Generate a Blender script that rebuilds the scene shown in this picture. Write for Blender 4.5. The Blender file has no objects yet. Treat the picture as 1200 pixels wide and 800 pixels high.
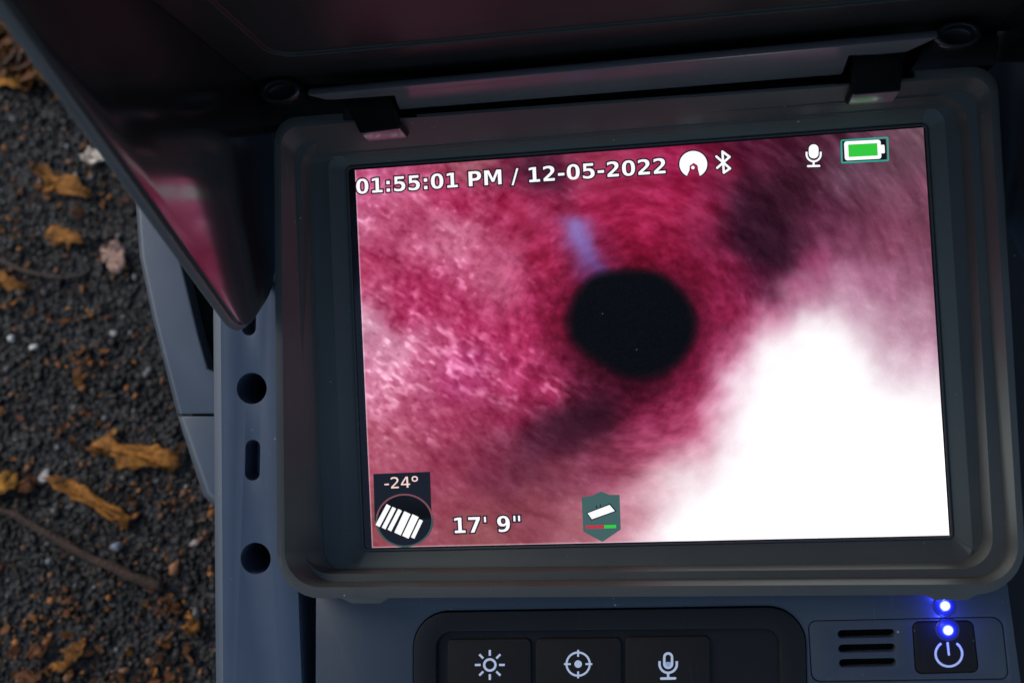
import bpy, bmesh, math, random
import numpy as np
from mathutils import Vector, Matrix

random.seed(7)
RNG = np.random.default_rng(11)
sc = bpy.context.scene
COL = sc.collection
S = 0.01                       # device measures are in centimetres

# ------------------------------------------------------------------ camera, sky, sun, exposure
TILT = math.radians(18)        # the device leans back, its face turned up to the viewer
H = 14.0                       # screen centre above the device's base, along its own axis (cm)
R = np.array([[0.9896299699080632, -0.045336164065494365, -0.13629803699097354],
              [-0.049143162504244754, -0.9984863853269556, -0.02469590848282305],
              [-0.13497211652355312, 0.031137927749565433, -0.9903600139427153]])
T = np.array([3.56877775807041, 0.0852186822279551, 27.648642669952434])
F = 1150.0
CAMC = -R.T @ T                # camera in device coordinates (cm)
DEV = Matrix.Rotation(TILT, 4, 'X') @ Matrix.Translation((0, 0, H * S))     # device (m) -> world

cam_d = bpy.data.cameras.new('camera')
cam = bpy.data.objects.new('camera', cam_d)
COL.objects.link(cam)
cam_d.sensor_width = 36.0
cam_d.lens = F / 1200 * 36.0
cam_d.clip_start = 0.01
cam_d.clip_end = 500.0
rows = [R[0], -R[1], -R[2]]    # camera right, up, back in device axes
cm = Matrix(((rows[0][0], rows[1][0], rows[2][0], CAMC[0] * S),
             (rows[0][1], rows[1][1], rows[2][1], CAMC[1] * S),
             (rows[0][2], rows[1][2], rows[2][2], CAMC[2] * S),
             (0, 0, 0, 1)))
cam.matrix_world = DEV @ cm
cam_d.dof.use_dof = True
cam_d.dof.focus_distance = 0.272
cam_d.dof.aperture_fstop = 11.0
sc.camera = cam

EXPOSURE = 0.95
SUN_EL, SUN_AZ = math.radians(38), math.radians(-64)     # azimuth from +Y, negative = to the left
w = bpy.data.worlds.new('World')
sc.world = w
w.use_nodes = True
nt = w.node_tree
sky = nt.nodes.new('ShaderNodeTexSky')
sky.sky_type = 'NISHITA'
sky.sun_disc = False
sky.sun_elevation = SUN_EL
sky.sun_rotation = SUN_AZ
nt.links.new(sky.outputs[0], nt.nodes['Background'].inputs[0])
nt.nodes['Background'].inputs[1].default_value = 0.10
sun_d = bpy.data.lights.new('sun', 'SUN')
sun = bpy.data.objects.new('sun', sun_d)
COL.objects.link(sun)
sun_d.energy = 0.85
sun_d.angle = math.radians(24)
sun_d.color = (1.0, 0.94, 0.86)
to_sun = Vector((math.cos(SUN_EL) * math.sin(SUN_AZ), math.cos(SUN_EL) * math.cos(SUN_AZ), math.sin(SUN_EL)))
sun.rotation_euler = to_sun.to_track_quat('Z', 'Y').to_euler()
sc.view_settings.view_transform = 'Standard'
sc.view_settings.look = 'None'
sc.view_settings.exposure = EXPOSURE
sc.view_settings.gamma = 1
sc.view_settings.use_curve_mapping = False
GLOW = 2.0 ** (-EXPOSURE)      # backlight level of the display


# ------------------------------------------------------------------ measuring helpers
def P(u, v, z=0.0):
    """Point of the device (cm) on its plane at height z, from a measured point of the photograph."""
    d = R.T @ np.array([(u - 600) / F, (v - 400) / F, 1.0])
    k = (z - CAMC[2]) / d[2]
    p = CAMC + k * d
    return Vector((p[0], p[1], z))


def G(u, v, h=0.0):
    """Point on the ground (world, m), h metres above it."""
    d = R.T @ np.array([(u - 600) / F, (v - 400) / F, 1.0])
    o = DEV @ Vector(CAMC * S)
    dw = DEV.to_3x3() @ Vector(d)
    k = (h - o.z) / dw.z
    return o + dw * k


# ------------------------------------------------------------------ materials
def new_mat(name):
    m = bpy.data.materials.new(name)
    m.use_nodes = True
    return m, m.node_tree, m.node_tree.nodes['Principled BSDF']


def plastic(name, col, rough=0.45, bump=0.15, spec=0.5, dust=0.5, grain=1400.0):
    m, t, b = new_mat(name)
    N, L = t.nodes, t.links
    tc = N.new('ShaderNodeTexCoord')
    n1 = N.new('ShaderNodeTexNoise'); n1.inputs['Scale'].default_value = 55; n1.inputs['Detail'].default_value = 5
    L.new(tc.outputs['Object'], n1.inputs['Vector'])
    mx = N.new('ShaderNodeMix'); mx.data_type = 'RGBA'
    mx.inputs['A'].default_value = (*[c * 0.82 for c in col], 1)
    mx.inputs['B'].default_value = (*[c * 1.18 for c in col], 1)
    L.new(n1.outputs['Fac'], mx.inputs['Factor'])
    # settled dust: sparse specks
    vo = N.new('ShaderNodeTexVoronoi'); vo.inputs['Scale'].default_value = 260
    L.new(tc.outputs['Object'], vo.inputs['Vector'])
    r1 = N.new('ShaderNodeMapRange'); r1.inputs['From Min'].default_value = 0.10; r1.inputs['From Max'].default_value = 0.04
    L.new(vo.outputs['Distance'], r1.inputs['Value'])
    n2 = N.new('ShaderNodeTexNoise'); n2.inputs['Scale'].default_value = 120
    L.new(tc.outputs['Object'], n2.inputs['Vector'])
    r2 = N.new('ShaderNodeMapRange'); r2.inputs['From Min'].default_value = 0.55; r2.inputs['From Max'].default_value = 0.66
    L.new(n2.outputs['Fac'], r2.inputs['Value'])
    mu = N.new('ShaderNodeMath'); mu.operation = 'MULTIPLY'
    L.new(r1.outputs[0], mu.inputs[0]); L.new(r2.outputs[0], mu.inputs[1])
    mu2 = N.new('ShaderNodeMath'); mu2.operation = 'MULTIPLY'; mu2.inputs[1].default_value = dust
    L.new(mu.outputs[0], mu2.inputs[0])
    mx2 = N.new('ShaderNodeMix'); mx2.data_type = 'RGBA'
    mx2.inputs['B'].default_value = (0.30, 0.29, 0.27, 1)
    L.new(mx.outputs['Result'], mx2.inputs['A']); L.new(mu2.outputs[0], mx2.inputs['Factor'])
    mp = N.new('ShaderNodeMapping'); mp.inputs['Scale'].default_value = (2600, 70, 400); mp.inputs['Rotation'].default_value = (0, 0, 0.5)
    L.new(tc.outputs['Object'], mp.inputs['Vector'])
    ns = N.new('ShaderNodeTexNoise'); ns.inputs['Scale'].default_value = 1.0; ns.inputs['Detail'].default_value = 1
    L.new(mp.outputs[0], ns.inputs['Vector'])
    r3 = N.new('ShaderNodeMapRange'); r3.inputs['From Min'].default_value = 0.71; r3.inputs['From Max'].default_value = 0.80
    r3.inputs['To Max'].default_value = 0.22 * dust
    L.new(ns.outputs['Fac'], r3.inputs['Value'])
    mx3 = N.new('ShaderNodeMix'); mx3.data_type = 'RGBA'
    mx3.inputs['B'].default_value = (0.16, 0.165, 0.17, 1)
    L.new(mx2.outputs['Result'], mx3.inputs['A']); L.new(r3.outputs[0], mx3.inputs['Factor'])
    L.new(mx3.outputs['Result'], b.inputs['Base Color'])
    rr = N.new('ShaderNodeMapRange'); rr.inputs['To Min'].default_value = rough - 0.05; rr.inputs['To Max'].default_value = rough + 0.07
    L.new(n1.outputs['Fac'], rr.inputs['Value']); L.new(rr.outputs[0], b.inputs['Roughness'])
    b.inputs['Specular IOR Level'].default_value = spec
    if bump:
        n3 = N.new('ShaderNodeTexNoise'); n3.inputs['Scale'].default_value = grain; n3.inputs['Detail'].default_value = 2
        L.new(tc.outputs['Object'], n3.inputs['Vector'])
        bp = N.new('ShaderNodeBump'); bp.inputs['Strength'].default_value = bump; bp.inputs['Distance'].default_value = 0.00012
        L.new(n3.outputs['Fac'], bp.inputs['Height']); L.new(bp.outputs[0], b.inputs['Normal'])
    return m


def flat(name, col, rough=0.5, emit=0.0, spec=0.5):
    m, t, b = new_mat(name)
    b.inputs['Roughness'].default_value = rough
    b.inputs['Specular IOR Level'].default_value = spec
    if emit:
        b.inputs['Base Color'].default_value = (0, 0, 0, 1)
        b.inputs['Emission Color'].default_value = (*col, 1)
        b.inputs['Emission Strength'].default_value = emit
    else:
        b.inputs['Base Color'].default_value = (*col, 1)
    return m


def lin(h):
    c = [int(h[i:i + 2], 16) / 255 for i in (0, 2, 4)]
    return tuple(x / 12.92 if x <= 0.04045 else ((x + 0.055) / 1.055) ** 2.4 for x in c)


M = {}
M['shell'] = plastic('shell_plastic', (0.040, 0.055, 0.080), 0.32, spec=0.6, dust=0.9)
M['handle'] = plastic('handle_plastic', (0.050, 0.060, 0.074), 0.30, spec=0.8, dust=0.9)
M['bezel'] = plastic('bezel_plastic', (0.052, 0.049, 0.044), 0.40, spec=0.36, dust=0.8)
M['panel'] = plastic('panel_plastic', (0.028, 0.036, 0.046), 0.38, dust=0.9)
M['hood'] = plastic('hood_plastic', (0.013, 0.012, 0.012), 0.17, bump=0.03, dust=0.2, spec=1.0)
M['lid'] = plastic('lid_plastic', (0.017, 0.0155, 0.015), 0.40, bump=0.06, dust=0.2, spec=0.28)
M['hinge'] = plastic('hinge_plastic', (0.095, 0.086, 0.086), 0.20, bump=0.03, dust=0.4, spec=0.8)
M['black'] = plastic('black_plastic', (0.0075, 0.0068, 0.0062), 0.36, bump=0.06, dust=0.5, spec=0.22)
M['pivot'] = plastic('pivot_plastic', (0.006, 0.006, 0.006), 0.22, bump=0.02, dust=0.2, spec=0.45)
M['keys'] = plastic('key_rubber', (0.0070, 0.0062, 0.0056), 0.6, bump=0.2, dust=0.5, spec=0.18)
for q_ in ('hood', 'lid', 'bezel'):
    M[q_].node_tree.nodes['Principled BSDF'].inputs['Specular Tint'].default_value = (0.72, 1.0, 0.95, 1)
hb_ = M['hood'].node_tree.nodes['Principled BSDF']      # the flaps are polished, lacquered plastic
hb_.inputs['Coat Weight'].default_value = 1.0
hb_.inputs['Coat Roughness'].default_value = 0.13
hb_.inputs['Coat IOR'].default_value = 1.75
M['rim'] = plastic('rim_plastic', (0.085, 0.085, 0.082), 0.36, spec=0.5, dust=0.6)
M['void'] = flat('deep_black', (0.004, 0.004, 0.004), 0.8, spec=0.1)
M['glass'] = flat('display_border', (0.006, 0.006, 0.007), 0.12)
M['print'] = flat('white_print', (0.62, 0.66, 0.74), 0.5)
M['lit_white'] = flat('lit_white', (1, 1, 1), 0.2, GLOW)
M['lit_dark'] = flat('lit_dark', lin('241428'), 0.2, GLOW)
M['lit_black'] = flat('lit_black', lin('0c0f14'), 0.2, GLOW)
M['lit_green'] = flat('lit_green', lin('32c83c'), 0.2, GLOW)
M['lit_teal'] = flat('lit_teal', lin('1fa594'), 0.2, GLOW)
M['lit_shield'] = flat('lit_shield', lin('3f5f5e'), 0.2, GLOW)
M['lit_red'] = flat('lit_red', lin('b83040'), 0.2, GLOW)
M['lit_pale'] = flat('lit_pale', lin('ffdcd2'), 0.2, GLOW)
M['lit_rose'] = flat('lit_rose', lin('7d4a50'), 0.2, GLOW)
M['lit_slate'] = flat('lit_slate', lin('3c5250'), 0.2, GLOW)
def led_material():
    m, t, b = new_mat('blue_led')       # pale core is the lamp, the fading blue rim paints its glow
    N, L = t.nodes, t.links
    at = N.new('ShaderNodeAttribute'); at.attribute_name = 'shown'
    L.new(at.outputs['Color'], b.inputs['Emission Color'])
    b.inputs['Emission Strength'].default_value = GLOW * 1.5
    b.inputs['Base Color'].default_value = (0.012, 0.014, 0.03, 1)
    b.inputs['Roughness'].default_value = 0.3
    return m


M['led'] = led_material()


# ------------------------------------------------------------------ mesh helpers
def link(name, me, mat=None, parent=None):
    o = bpy.data.objects.new(name, me)
    COL.objects.link(o)
    if mat is not None and me is not None:
        me.materials.clear()
        me.materials.append(mat)
    if parent is not None:
        o.parent = parent
    return o


def mesh(verts, faces, scale=S):
    me = bpy.data.meshes.new('mesh')
    me.from_pydata([tuple(Vector(v) * scale) for v in verts], [], faces)
    me.validate()
    return me


def loft(loops, cap0=True, cap1=True):
    n = len(loops[0])
    V = [p for lp in loops for p in lp]
    Fc = []
    for k in range(len(loops) - 1):
        a, b = k * n, (k + 1) * n
        for i in range(n):
            j = (i + 1) % n
            Fc.append((a + i, a + j, b + j, b + i))
    if cap0: Fc.append(tuple(range(n - 1, -1, -1)))
    if cap1: Fc.append(tuple(range((len(loops) - 1) * n, len(loops) * n)))
    me = mesh(V, Fc)
    fix(me)
    return me


def fix(me):
    bm = bmesh.new(); bm.from_mesh(me)
    bmesh.ops.recalc_face_normals(bm, faces=bm.faces)
    bm.to_mesh(me); bm.free()


def rquad(c, r, n=8):
    """Rounded outline through four corners; r is one radius or one for each corner."""
    rs = r if isinstance(r, (list, tuple)) else [r] * len(c)
    out = []
    m = len(c)
    for i in range(m):
        p, a, b = Vector(c[i]), Vector(c[i - 1]), Vector(c[(i + 1) % m])
        d1, d2 = (a - p).normalized(), (b - p).normalized()
        rr = rs[i]
        t = rr
        for k in range(n + 1):
            th = math.pi / 2 * k / n
            cx = p + t * (d1 + d2)
            out.append(cx - t * (math.cos(th) * d2 + math.sin(th) * d1))
    return out


def atz(loop, z):
    return [Vector((p[0], p[1], z)) for p in loop]


def prism(loop, z0, z1):
    return loft([atz(loop, z0), atz(loop, z1)])


def circle(c, r, z, n=28, sx=1.0, sy=1.0):
    return [Vector((c[0] + r * sx * math.cos(a), c[1] + r * sy * math.sin(a), z))
            for a in (2 * math.pi * k / n for k in range(n))]


def finish(me, cutters=(), bevel=0.03, seg=2, angle=25):
    """Cuts openings, rounds edges and returns a finished mesh."""
    o = bpy.data.objects.new('work', me)
    COL.objects.link(o)
    tmp = []
    for cme in cutters:
        co = bpy.data.objects.new('work_cut', cme)
        COL.objects.link(co); tmp.append(co)
        md = o.modifiers.new('b', 'BOOLEAN'); md.operation = 'DIFFERENCE'; md.solver = 'EXACT'; md.object = co
    if bevel:
        md = o.modifiers.new('v', 'BEVEL'); md.width = bevel * S; md.segments = seg
        md.limit_method = 'ANGLE'; md.angle_limit = math.radians(30)
    dg = bpy.context.evaluated_depsgraph_get()
    dg.update()
    res = bpy.data.meshes.new_from_object(o.evaluated_get(dg))
    for q in tmp + [o]:
        bpy.data.objects.remove(q)
    for p in res.polygons: p.use_smooth = True
    res.set_sharp_from_angle(angle=math.radians(angle))
    return res


class Flat:
    """Printed marks: polygons given in photograph points, laid on the device plane z."""
    def __init__(s, z): s.z, s.V, s.F = z, [], []
    def poly(s, pts):
        k = len(s.V)
        s.V += [P(u, v, s.z) for u, v in pts]
        s.F.append(tuple(range(k, k + len(pts))))
    def bar(s, a, b, wd, cap=False):
        a, b = Vector(a), Vector(b)
        d = (b - a).normalized(); n = Vector((-d.y, d.x)) * wd / 2
        pts = [a + n]
        if cap: pts += [a + n * math.cos(t) - d * (wd / 2) * math.sin(t) for t in np.linspace(0, math.pi, 9)[1:-1]]
        pts += [a - n, b - n]
        if cap: pts += [b - n * math.cos(t) + d * (wd / 2) * math.sin(t) for t in np.linspace(0, math.pi, 9)[1:-1]]
        pts += [b + n]
        s.poly(pts)
    def arc(s, c, r, wd, a0=0.0, a1=360.0, n=36, sy=1.0):
        k = len(s.V)
        full = abs(a1 - a0) >= 360
        A = [math.radians(a0 + (a1 - a0) * i / n) for i in range(n + (0 if full else 1))]
        for a in A:
            for q in (r - wd / 2, r + wd / 2):
                s.V.append(P(c[0] + q * math.cos(a), c[1] + q * math.sin(a) * sy, s.z))
        m = len(A)
        for i in range(m if full else m - 1):
            j = (i + 1) % m
            s.F.append((k + 2 * i, k + 2 * i + 1, k + 2 * j + 1, k + 2 * j))
    def disc(s, c, r, sy=1.0, n=32):
        s.poly([(c[0] + r * math.cos(2 * math.pi * i / n), c[1] + sy * r * math.sin(2 * math.pi * i / n)) for i in range(n)])
    def rrect(s, c, w_, h_, r, rot=0.0):
        pts = []
        for cx, cy, a in ((1, 1, 0), (-1, 1, 90), (-1, -1, 180), (1, -1, 270)):
            for k in range(5):
                t = math.radians(a + 22.5 * k)
                pts.append((cx * (w_ / 2 - r) + r * math.cos(t), cy * (h_ / 2 - r) + r * math.sin(t)))
        ca, sa = math.cos(math.radians(rot)), math.sin(math.radians(rot))
        s.poly([(c[0] + x * ca - y * sa, c[1] + x * sa + y * ca) for x, y in pts])
    def build(s, name, mat, parent):
        me = mesh(s.V, s.F)
        return link(name, me, mat, parent)


# ------------------------------------------------------------------ the ground
def ground_material():
    m, t, b = new_mat('dark_asphalt')
    N, L = t.nodes, t.links
    tc = N.new('ShaderNodeTexCoord')
    vo = N.new('ShaderNodeTexVoronoi'); vo.inputs['Scale'].default_value = 420
    L.new(tc.outputs['Object'], vo.inputs['Vector'])
    n1 = N.new('ShaderNodeTexNoise'); n1.inputs['Scale'].default_value = 60; n1.inputs['Detail'].default_value = 8
    L.new(tc.outputs['Object'], n1.inputs['Vector'])
    cr = N.new('ShaderNodeValToRGB')
    cr.color_ramp.elements[0].position = 0.35; cr.color_ramp.elements[0].color = (0.005, 0.0043, 0.0036, 1)
    cr.color_ramp.elements[1].position = 0.75; cr.color_ramp.elements[1].color = (0.016, 0.013, 0.010, 1)
    L.new(n1.outputs['Fac'], cr.inputs['Fac'])
    sp = N.new('ShaderNodeSeparateColor'); L.new(vo.outputs['Color'], sp.inputs[0])
    mr = N.new('ShaderNodeMapRange'); mr.inputs['To Min'].default_value = 0.4; mr.inputs['To Max'].default_value = 1.4
    L.new(sp.outputs[0], mr.inputs['Value'])
    mx = N.new('ShaderNodeMix'); mx.data_type = 'RGBA'; mx.blend_type = 'MULTIPLY'; mx.inputs['Factor'].default_value = 1
    L.new(cr.outputs[0], mx.inputs['A']); L.new(mr.outputs[0], mx.inputs['B'])
    L.new(mx.outputs['Result'], b.inputs['Base Color'])
    b.inputs['Roughness'].default_value = 0.7
    bp = N.new('ShaderNodeBump'); bp.inputs['Strength'].default_value = 0.9; bp.inputs['Distance'].default_value = 0.002
    L.new(vo.outputs['Distance'], bp.inputs['Height']); L.new(bp.outputs[0], b.inputs['Normal'])
    return m


gm = bpy.data.meshes.new('ground')
gm.from_pydata([(-150, -150, 0), (150, -150, 0), (150, 150, 0), (-150, 150, 0)], [], [(0, 1, 2, 3)])
ground = link('ground', gm, ground_material())
ground['kind'] = 'structure'


def attr_material(name, rough=0.6, bump=0.4, spec=0.5, scale=900.0, transl=0.0):
    m, t, b = new_mat(name)
    N, L = t.nodes, t.links
    at = N.new('ShaderNodeAttribute'); at.attribute_name = 'tint'
    tc = N.new('ShaderNodeTexCoord')
    n = N.new('ShaderNodeTexNoise'); n.inputs['Scale'].default_value = scale; n.inputs['Detail'].default_value = 4
    L.new(tc.outputs['Object'], n.inputs['Vector'])
    r = N.new('ShaderNodeMapRange'); r.inputs['From Min'].default_value = 0.25; r.inputs['From Max'].default_value = 0.75; r.inputs['To Min'].default_value = 0.45; r.inputs['To Max'].default_value = 1.45
    L.new(n.outputs['Fac'], r.inputs['Value'])
    mx = N.new('ShaderNodeMix'); mx.data_type = 'RGBA'; mx.blend_type = 'MULTIPLY'; mx.inputs['Factor'].default_value = 1
    L.new(at.outputs['Color'], mx.inputs['A']); L.new(r.outputs[0], mx.inputs['B'])
    L.new(mx.outputs['Result'], b.inputs['Base Color'])
    b.inputs['Roughness'].default_value = rough
    b.inputs['Specular IOR Level'].default_value = spec
    bp = N.new('ShaderNodeBump'); bp.inputs['Strength'].default_value = bump; bp.inputs['Distance'].default_value = 0.001
    L.new(n.outputs['Fac'], bp.inputs['Height']); L.new(bp.outputs[0], b.inputs['Normal'])
    return m


ICO = bmesh.new()
bmesh.ops.create_icosphere(ICO, subdivisions=1, radius=1)
ICO_V = np.array([v.co[:] for v in ICO.verts]); ICO_F = np.array([[v.index for v in f.verts] for f in ICO.faces])
ICO.free()


def scatter(name, pts, sizes, cols, flat_=0.7, mat=None):
    """Many loose grains as one mesh (nobody could count them)."""
    n = len(pts)
    nv = len(ICO_V)
    V = np.zeros((n, nv, 3)); C = np.zeros((n, nv, 4))
    for i in range(n):
        q = ICO_V * (1 + RNG.normal(0, 0.22, (nv, 1)))
        q = q * np.array([RNG.uniform(0.7, 1.3), RNG.uniform(0.7, 1.3), RNG.uniform(0.55, 1.0) * flat_])
        a, b_ = RNG.uniform(0, 6.28), RNG.normal(0, 0.5)
        ra = np.array([[math.cos(a), -math.sin(a), 0], [math.sin(a), math.cos(a), 0], [0, 0, 1]])
        rb = np.array([[1, 0, 0], [0, math.cos(b_), -math.sin(b_)], [0, math.sin(b_), math.cos(b_)]])
        V[i] = (q @ rb.T @ ra.T) * sizes[i] + pts[i]
        C[i] = (*cols[i], 1)
    Fi = (ICO_F[None] + (np.arange(n) * nv)[:, None, None]).reshape(-1, 3)
    me = bpy.data.meshes.new(name)
    me.vertices.add(n * nv); me.vertices.foreach_set('co', V.reshape(-1))
    me.loops.add(Fi.size); me.loops.foreach_set('vertex_index', Fi.reshape(-1).astype(np.int32))
    me.polygons.add(len(Fi)); me.polygons.foreach_set('loop_start', np.arange(0, Fi.size, 3, dtype=np.int32))
    me.update()
    at = me.color_attributes.new('tint', 'FLOAT_COLOR', 'POINT'); at.data.foreach_set('color', C.reshape(-1))
    o = link(name, me, mat)
    o['kind'] = 'stuff'
    return o


M['grain'] = attr_material('asphalt_grain', 0.55, 0.5, 0.28)
M['leaf'] = attr_material('dry_leaf', 0.75, 0.6, 0.15, 420.0)
M['bark'] = attr_material('twig_bark', 0.75, 0.9, 0.3, 500.0)
M['stone'] = attr_material('pale_stone', 0.4, 0.3, 0.5, 400.0)

# area of ground in view, with margin
cs = [G(-60, -60), G(330, -60), G(330, 860), G(-60, 860)]
x0, x1 = min(c.x for c in cs) - 0.06, max(c.x for c in cs) + 0.05
y0, y1 = min(c.y for c in cs) - 0.03, max(c.y for c in cs) + 0.05
N_G = 52000
gx, gy = RNG.uniform(x0, x1, N_G), RNG.uniform(y0, y1, N_G)
sz = np.clip(RNG.lognormal(math.log(0.00074), 0.45, N_G), 0.0003, 0.0023)
pts = np.stack([gx, gy, sz * 0.35], 1)
sh = np.exp(RNG.normal(math.log(0.0095), 0.75, N_G))
cols = np.stack([sh * 1.22, sh, sh * 0.74], 1)
k = RNG.random(N_G)
cols[k < 0.045] = np.array([0.20, 0.085, 0.035]) * RNG.uniform(0.5, 1.4, (int((k < 0.045).sum()), 1))
cols[(k > 0.045) & (k < 0.065)] = np.array([0.16, 0.145, 0.13]) * RNG.uniform(0.6, 1.8, (int(((k > 0.045) & (k < 0.065)).sum()), 1))
scatter('gravel', pts, sz, cols, 0.8, M['grain'])
# small crumbs of bark and leaf lying on the grains
N_C = 1500
cx, cy = RNG.uniform(x0, x1, N_C), RNG.uniform(y0, y1, N_C)
for k_ in range(38):            # small drifts
    a_, b_ = RNG.uniform(x0, x1), RNG.uniform(y0, y1)
    q_ = RNG.integers(0, N_C, 22)
    cx[q_], cy[q_] = a_ + RNG.normal(0, .007, 22), b_ + RNG.normal(0, .005, 22)
cz = np.clip(RNG.lognormal(math.log(0.00085), 0.5, N_C), 0.0004, 0.0020)
ccol = np.array([0.22, 0.085, 0.026]) * RNG.uniform(0.25, 1.4, (N_C, 1)) * np.array([1, 1, 1])
scatter('leaf_crumbs', np.stack([cx, cy, 0.0016 + cz * 0.2], 1), cz, ccol, 0.35, M['leaf'])


# ------------------------------------------------------------------ leaves, twigs and stones on the ground
def tag(o, label, cat, group=None):
    o['label'] = label; o['category'] = cat
    if group: o['group'] = group


def leaf_mesh(outline, col, lift=0.003, curl=0.004, sub=3, seed=0, jag=0.0011):
    """A dry leaf or scrap: outline given as ground points, filled, ruffled and given thickness."""
    rg = np.random.default_rng(seed)
    pts = []
    n = len(outline)
    for i in range(n):
        a, b_ = outline[i], outline[(i + 1) % n]
        for k_ in range(3):
            f = k_ / 3
            p = a.lerp(b_, f)
            if jag: p = p + Vector((rg.normal(0, jag), rg.normal(0, jag), 0))
            pts.append(p)
    c = sum((p for p in pts), Vector()) / len(pts)
    bm = bmesh.new()
    rings = []
    ks = (1.0, 0.72, 0.4)
    for kk in ks:
        rings.append([bm.verts.new(c + (p - c) * kk) for p in pts])
    ctr = bm.verts.new(c)
    m = len(pts)
    for a in range(len(ks) - 1):
        for i in range(m):
            bm.faces.new((rings[a][i], rings[a][(i + 1) % m], rings[a + 1][(i + 1) % m], rings[a + 1][i]))
    for i in range(m):
        bm.faces.new((rings[-1][i], rings[-1][(i + 1) % m], ctr))
    rad = max((p - c).length for p in pts)
    ph = rg.uniform(0, 6.28, 4)
    for v in bm.verts:
        q = v.co - c
        v.co.z = lift + curl * (math.sin(q.x * 210 + ph[0]) * 0.35 + math.sin(q.y * 260 + ph[1]) * 0.35 + q.length * 18) + rg.normal(0, 0.0003)
    geom = bmesh.ops.extrude_face_region(bm, geom=bm.faces[:])
    for g_ in geom['geom']:
        if isinstance(g_, bmesh.types.BMVert): g_.co.z -= 0.0003
    bmesh.ops.recalc_face_normals(bm, faces=bm.faces)
    me = bpy.data.meshes.new('leaf')
    bm.to_mesh(me); bm.free()
    at = me.color_attributes.new('tint', 'FLOAT_COLOR', 'POINT')
    for i in range(len(me.vertices)):
        f = max(0.3, rg.normal(1, 0.22))
        q = me.vertices[i].co - c
        if q.length > 0.55 * rad: f *= rg.uniform(0.35, 0.95)
        at.data[i].color = (col[0] * f, col[1] * f, col[2] * f, 1)
    for p in me.polygons: p.use_smooth = True
    return me


ORANGE, YELLOW, BROWN, PALE, PINK = (0.25, 0.095, 0.015), (0.36, 0.15, 0.018), (0.12, 0.042, 0.013), (0.60, 0.50, 0.38), (0.42, 0.25, 0.18)
LEAVES = [
    ([(108, 522), (128, 516), (150, 522), (180, 525), (205, 530), (219, 545), (218, 553), (190, 547), (170, 552), (146, 550), (138, 536), (118, 531)], ORANGE, 'long orange dry leaf beside the dark seam foot of the side handle', 'fallen_leaf'),
    ([(60, 562), (75, 558), (100, 572), (130, 586), (152, 600), (162, 608), (152, 620), (140, 612), (112, 596), (85, 582), (66, 574)], ORANGE, 'narrow orange leaf strip lying parallel above the brown twig', 'fallen_leaf'),
    ([(-14, 560), (8, 556), (28, 560), (32, 568), (24, 578), (4, 584), (-14, 580)], YELLOW, 'yellow leaf scrap at the photo edge above the twig end', 'fallen_leaf'),
    ([(40, 204), (58, 200), (75, 212), (98, 216), (118, 232), (108, 238), (80, 230), (55, 232), (60, 220)], ORANGE, 'forked orange leaf lying below the white leaf tip', 'fallen_leaf'),
    ([(98, 186), (108, 178), (124, 177), (140, 183), (136, 190), (118, 195), (102, 194)], PALE, 'white upturned leaf tip near the edge of the dark hood', 'fallen_leaf'),
    ([(62, 280), (70, 269), (84, 276), (104, 281), (108, 290), (88, 293), (72, 290)], ORANGE, 'small orange leaf left of the pinkish oval leaf', 'fallen_leaf'),
    ([(125, 300), (130, 291), (142, 290), (151, 298), (152, 310), (144, 322), (134, 320), (127, 310)], PINK, 'pinkish oval leaf lying beside the blue side handle', 'fallen_leaf'),
    ([(-12, 318), (8, 322), (24, 328), (38, 336), (34, 344), (18, 342), (0, 336), (-12, 334)], ORANGE, 'orange leaf scrap at the photo edge with a white pebble beside it', 'fallen_leaf'),
    ([(-14, 90), (4, 91), (14, 97), (38, 96), (46, 102), (34, 110), (12, 107), (-14, 103)], YELLOW, 'bright yellow leaf under the brown litter in the top corner', 'fallen_leaf'),
    ([(80, 764), (88, 755), (107, 754), (106, 761), (94, 775), (85, 774)], ORANGE, 'small pointed orange leaf chip near the bottom of the photo', 'leaf_chip'),
    ([(57, 782), (66, 775), (82, 776), (90, 784), (76, 791), (62, 790)], ORANGE, 'flat orange chip just below the pointed orange chip', 'leaf_chip'),
    ([(36, 766), (48, 755), (64, 758), (58, 768), (44, 772)], BROWN, 'reddish brown chip left of the pointed orange chip', 'leaf_chip'),
    ([(222, 732), (227, 725), (237, 728), (238, 738), (230, 743), (224, 740)], ORANGE, 'round orange chip close to the grey case side', 'leaf_chip'),
    ([(28, 790), (40, 780), (55, 786), (56, 800), (40, 808), (26, 804)], BROWN, 'crumpled red brown scrap at the bottom photo edge', 'leaf_chip'),
    ([(194, 700), (202, 700), (214, 712), (221, 720), (214, 722), (204, 713)], BROWN, 'thin brown leaf stalk between the twig and the case', 'leaf_chip'),
    ([(22, 566), (40, 562), (46, 572), (36, 580), (26, 577)], BROWN, 'red brown scrap between the yellow leaf and the white pebble', 'leaf_chip'),
]
for i, (o_, c_, lb, nm) in enumerate(LEAVES):
    me = leaf_mesh([G(u, v) for u, v in o_], c_, lift=0.0042, curl=0.0020, seed=i + 3)
    tag(link(nm, me, M['leaf']), lb, 'leaf', 'dry leaves scattered on the asphalt')

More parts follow.
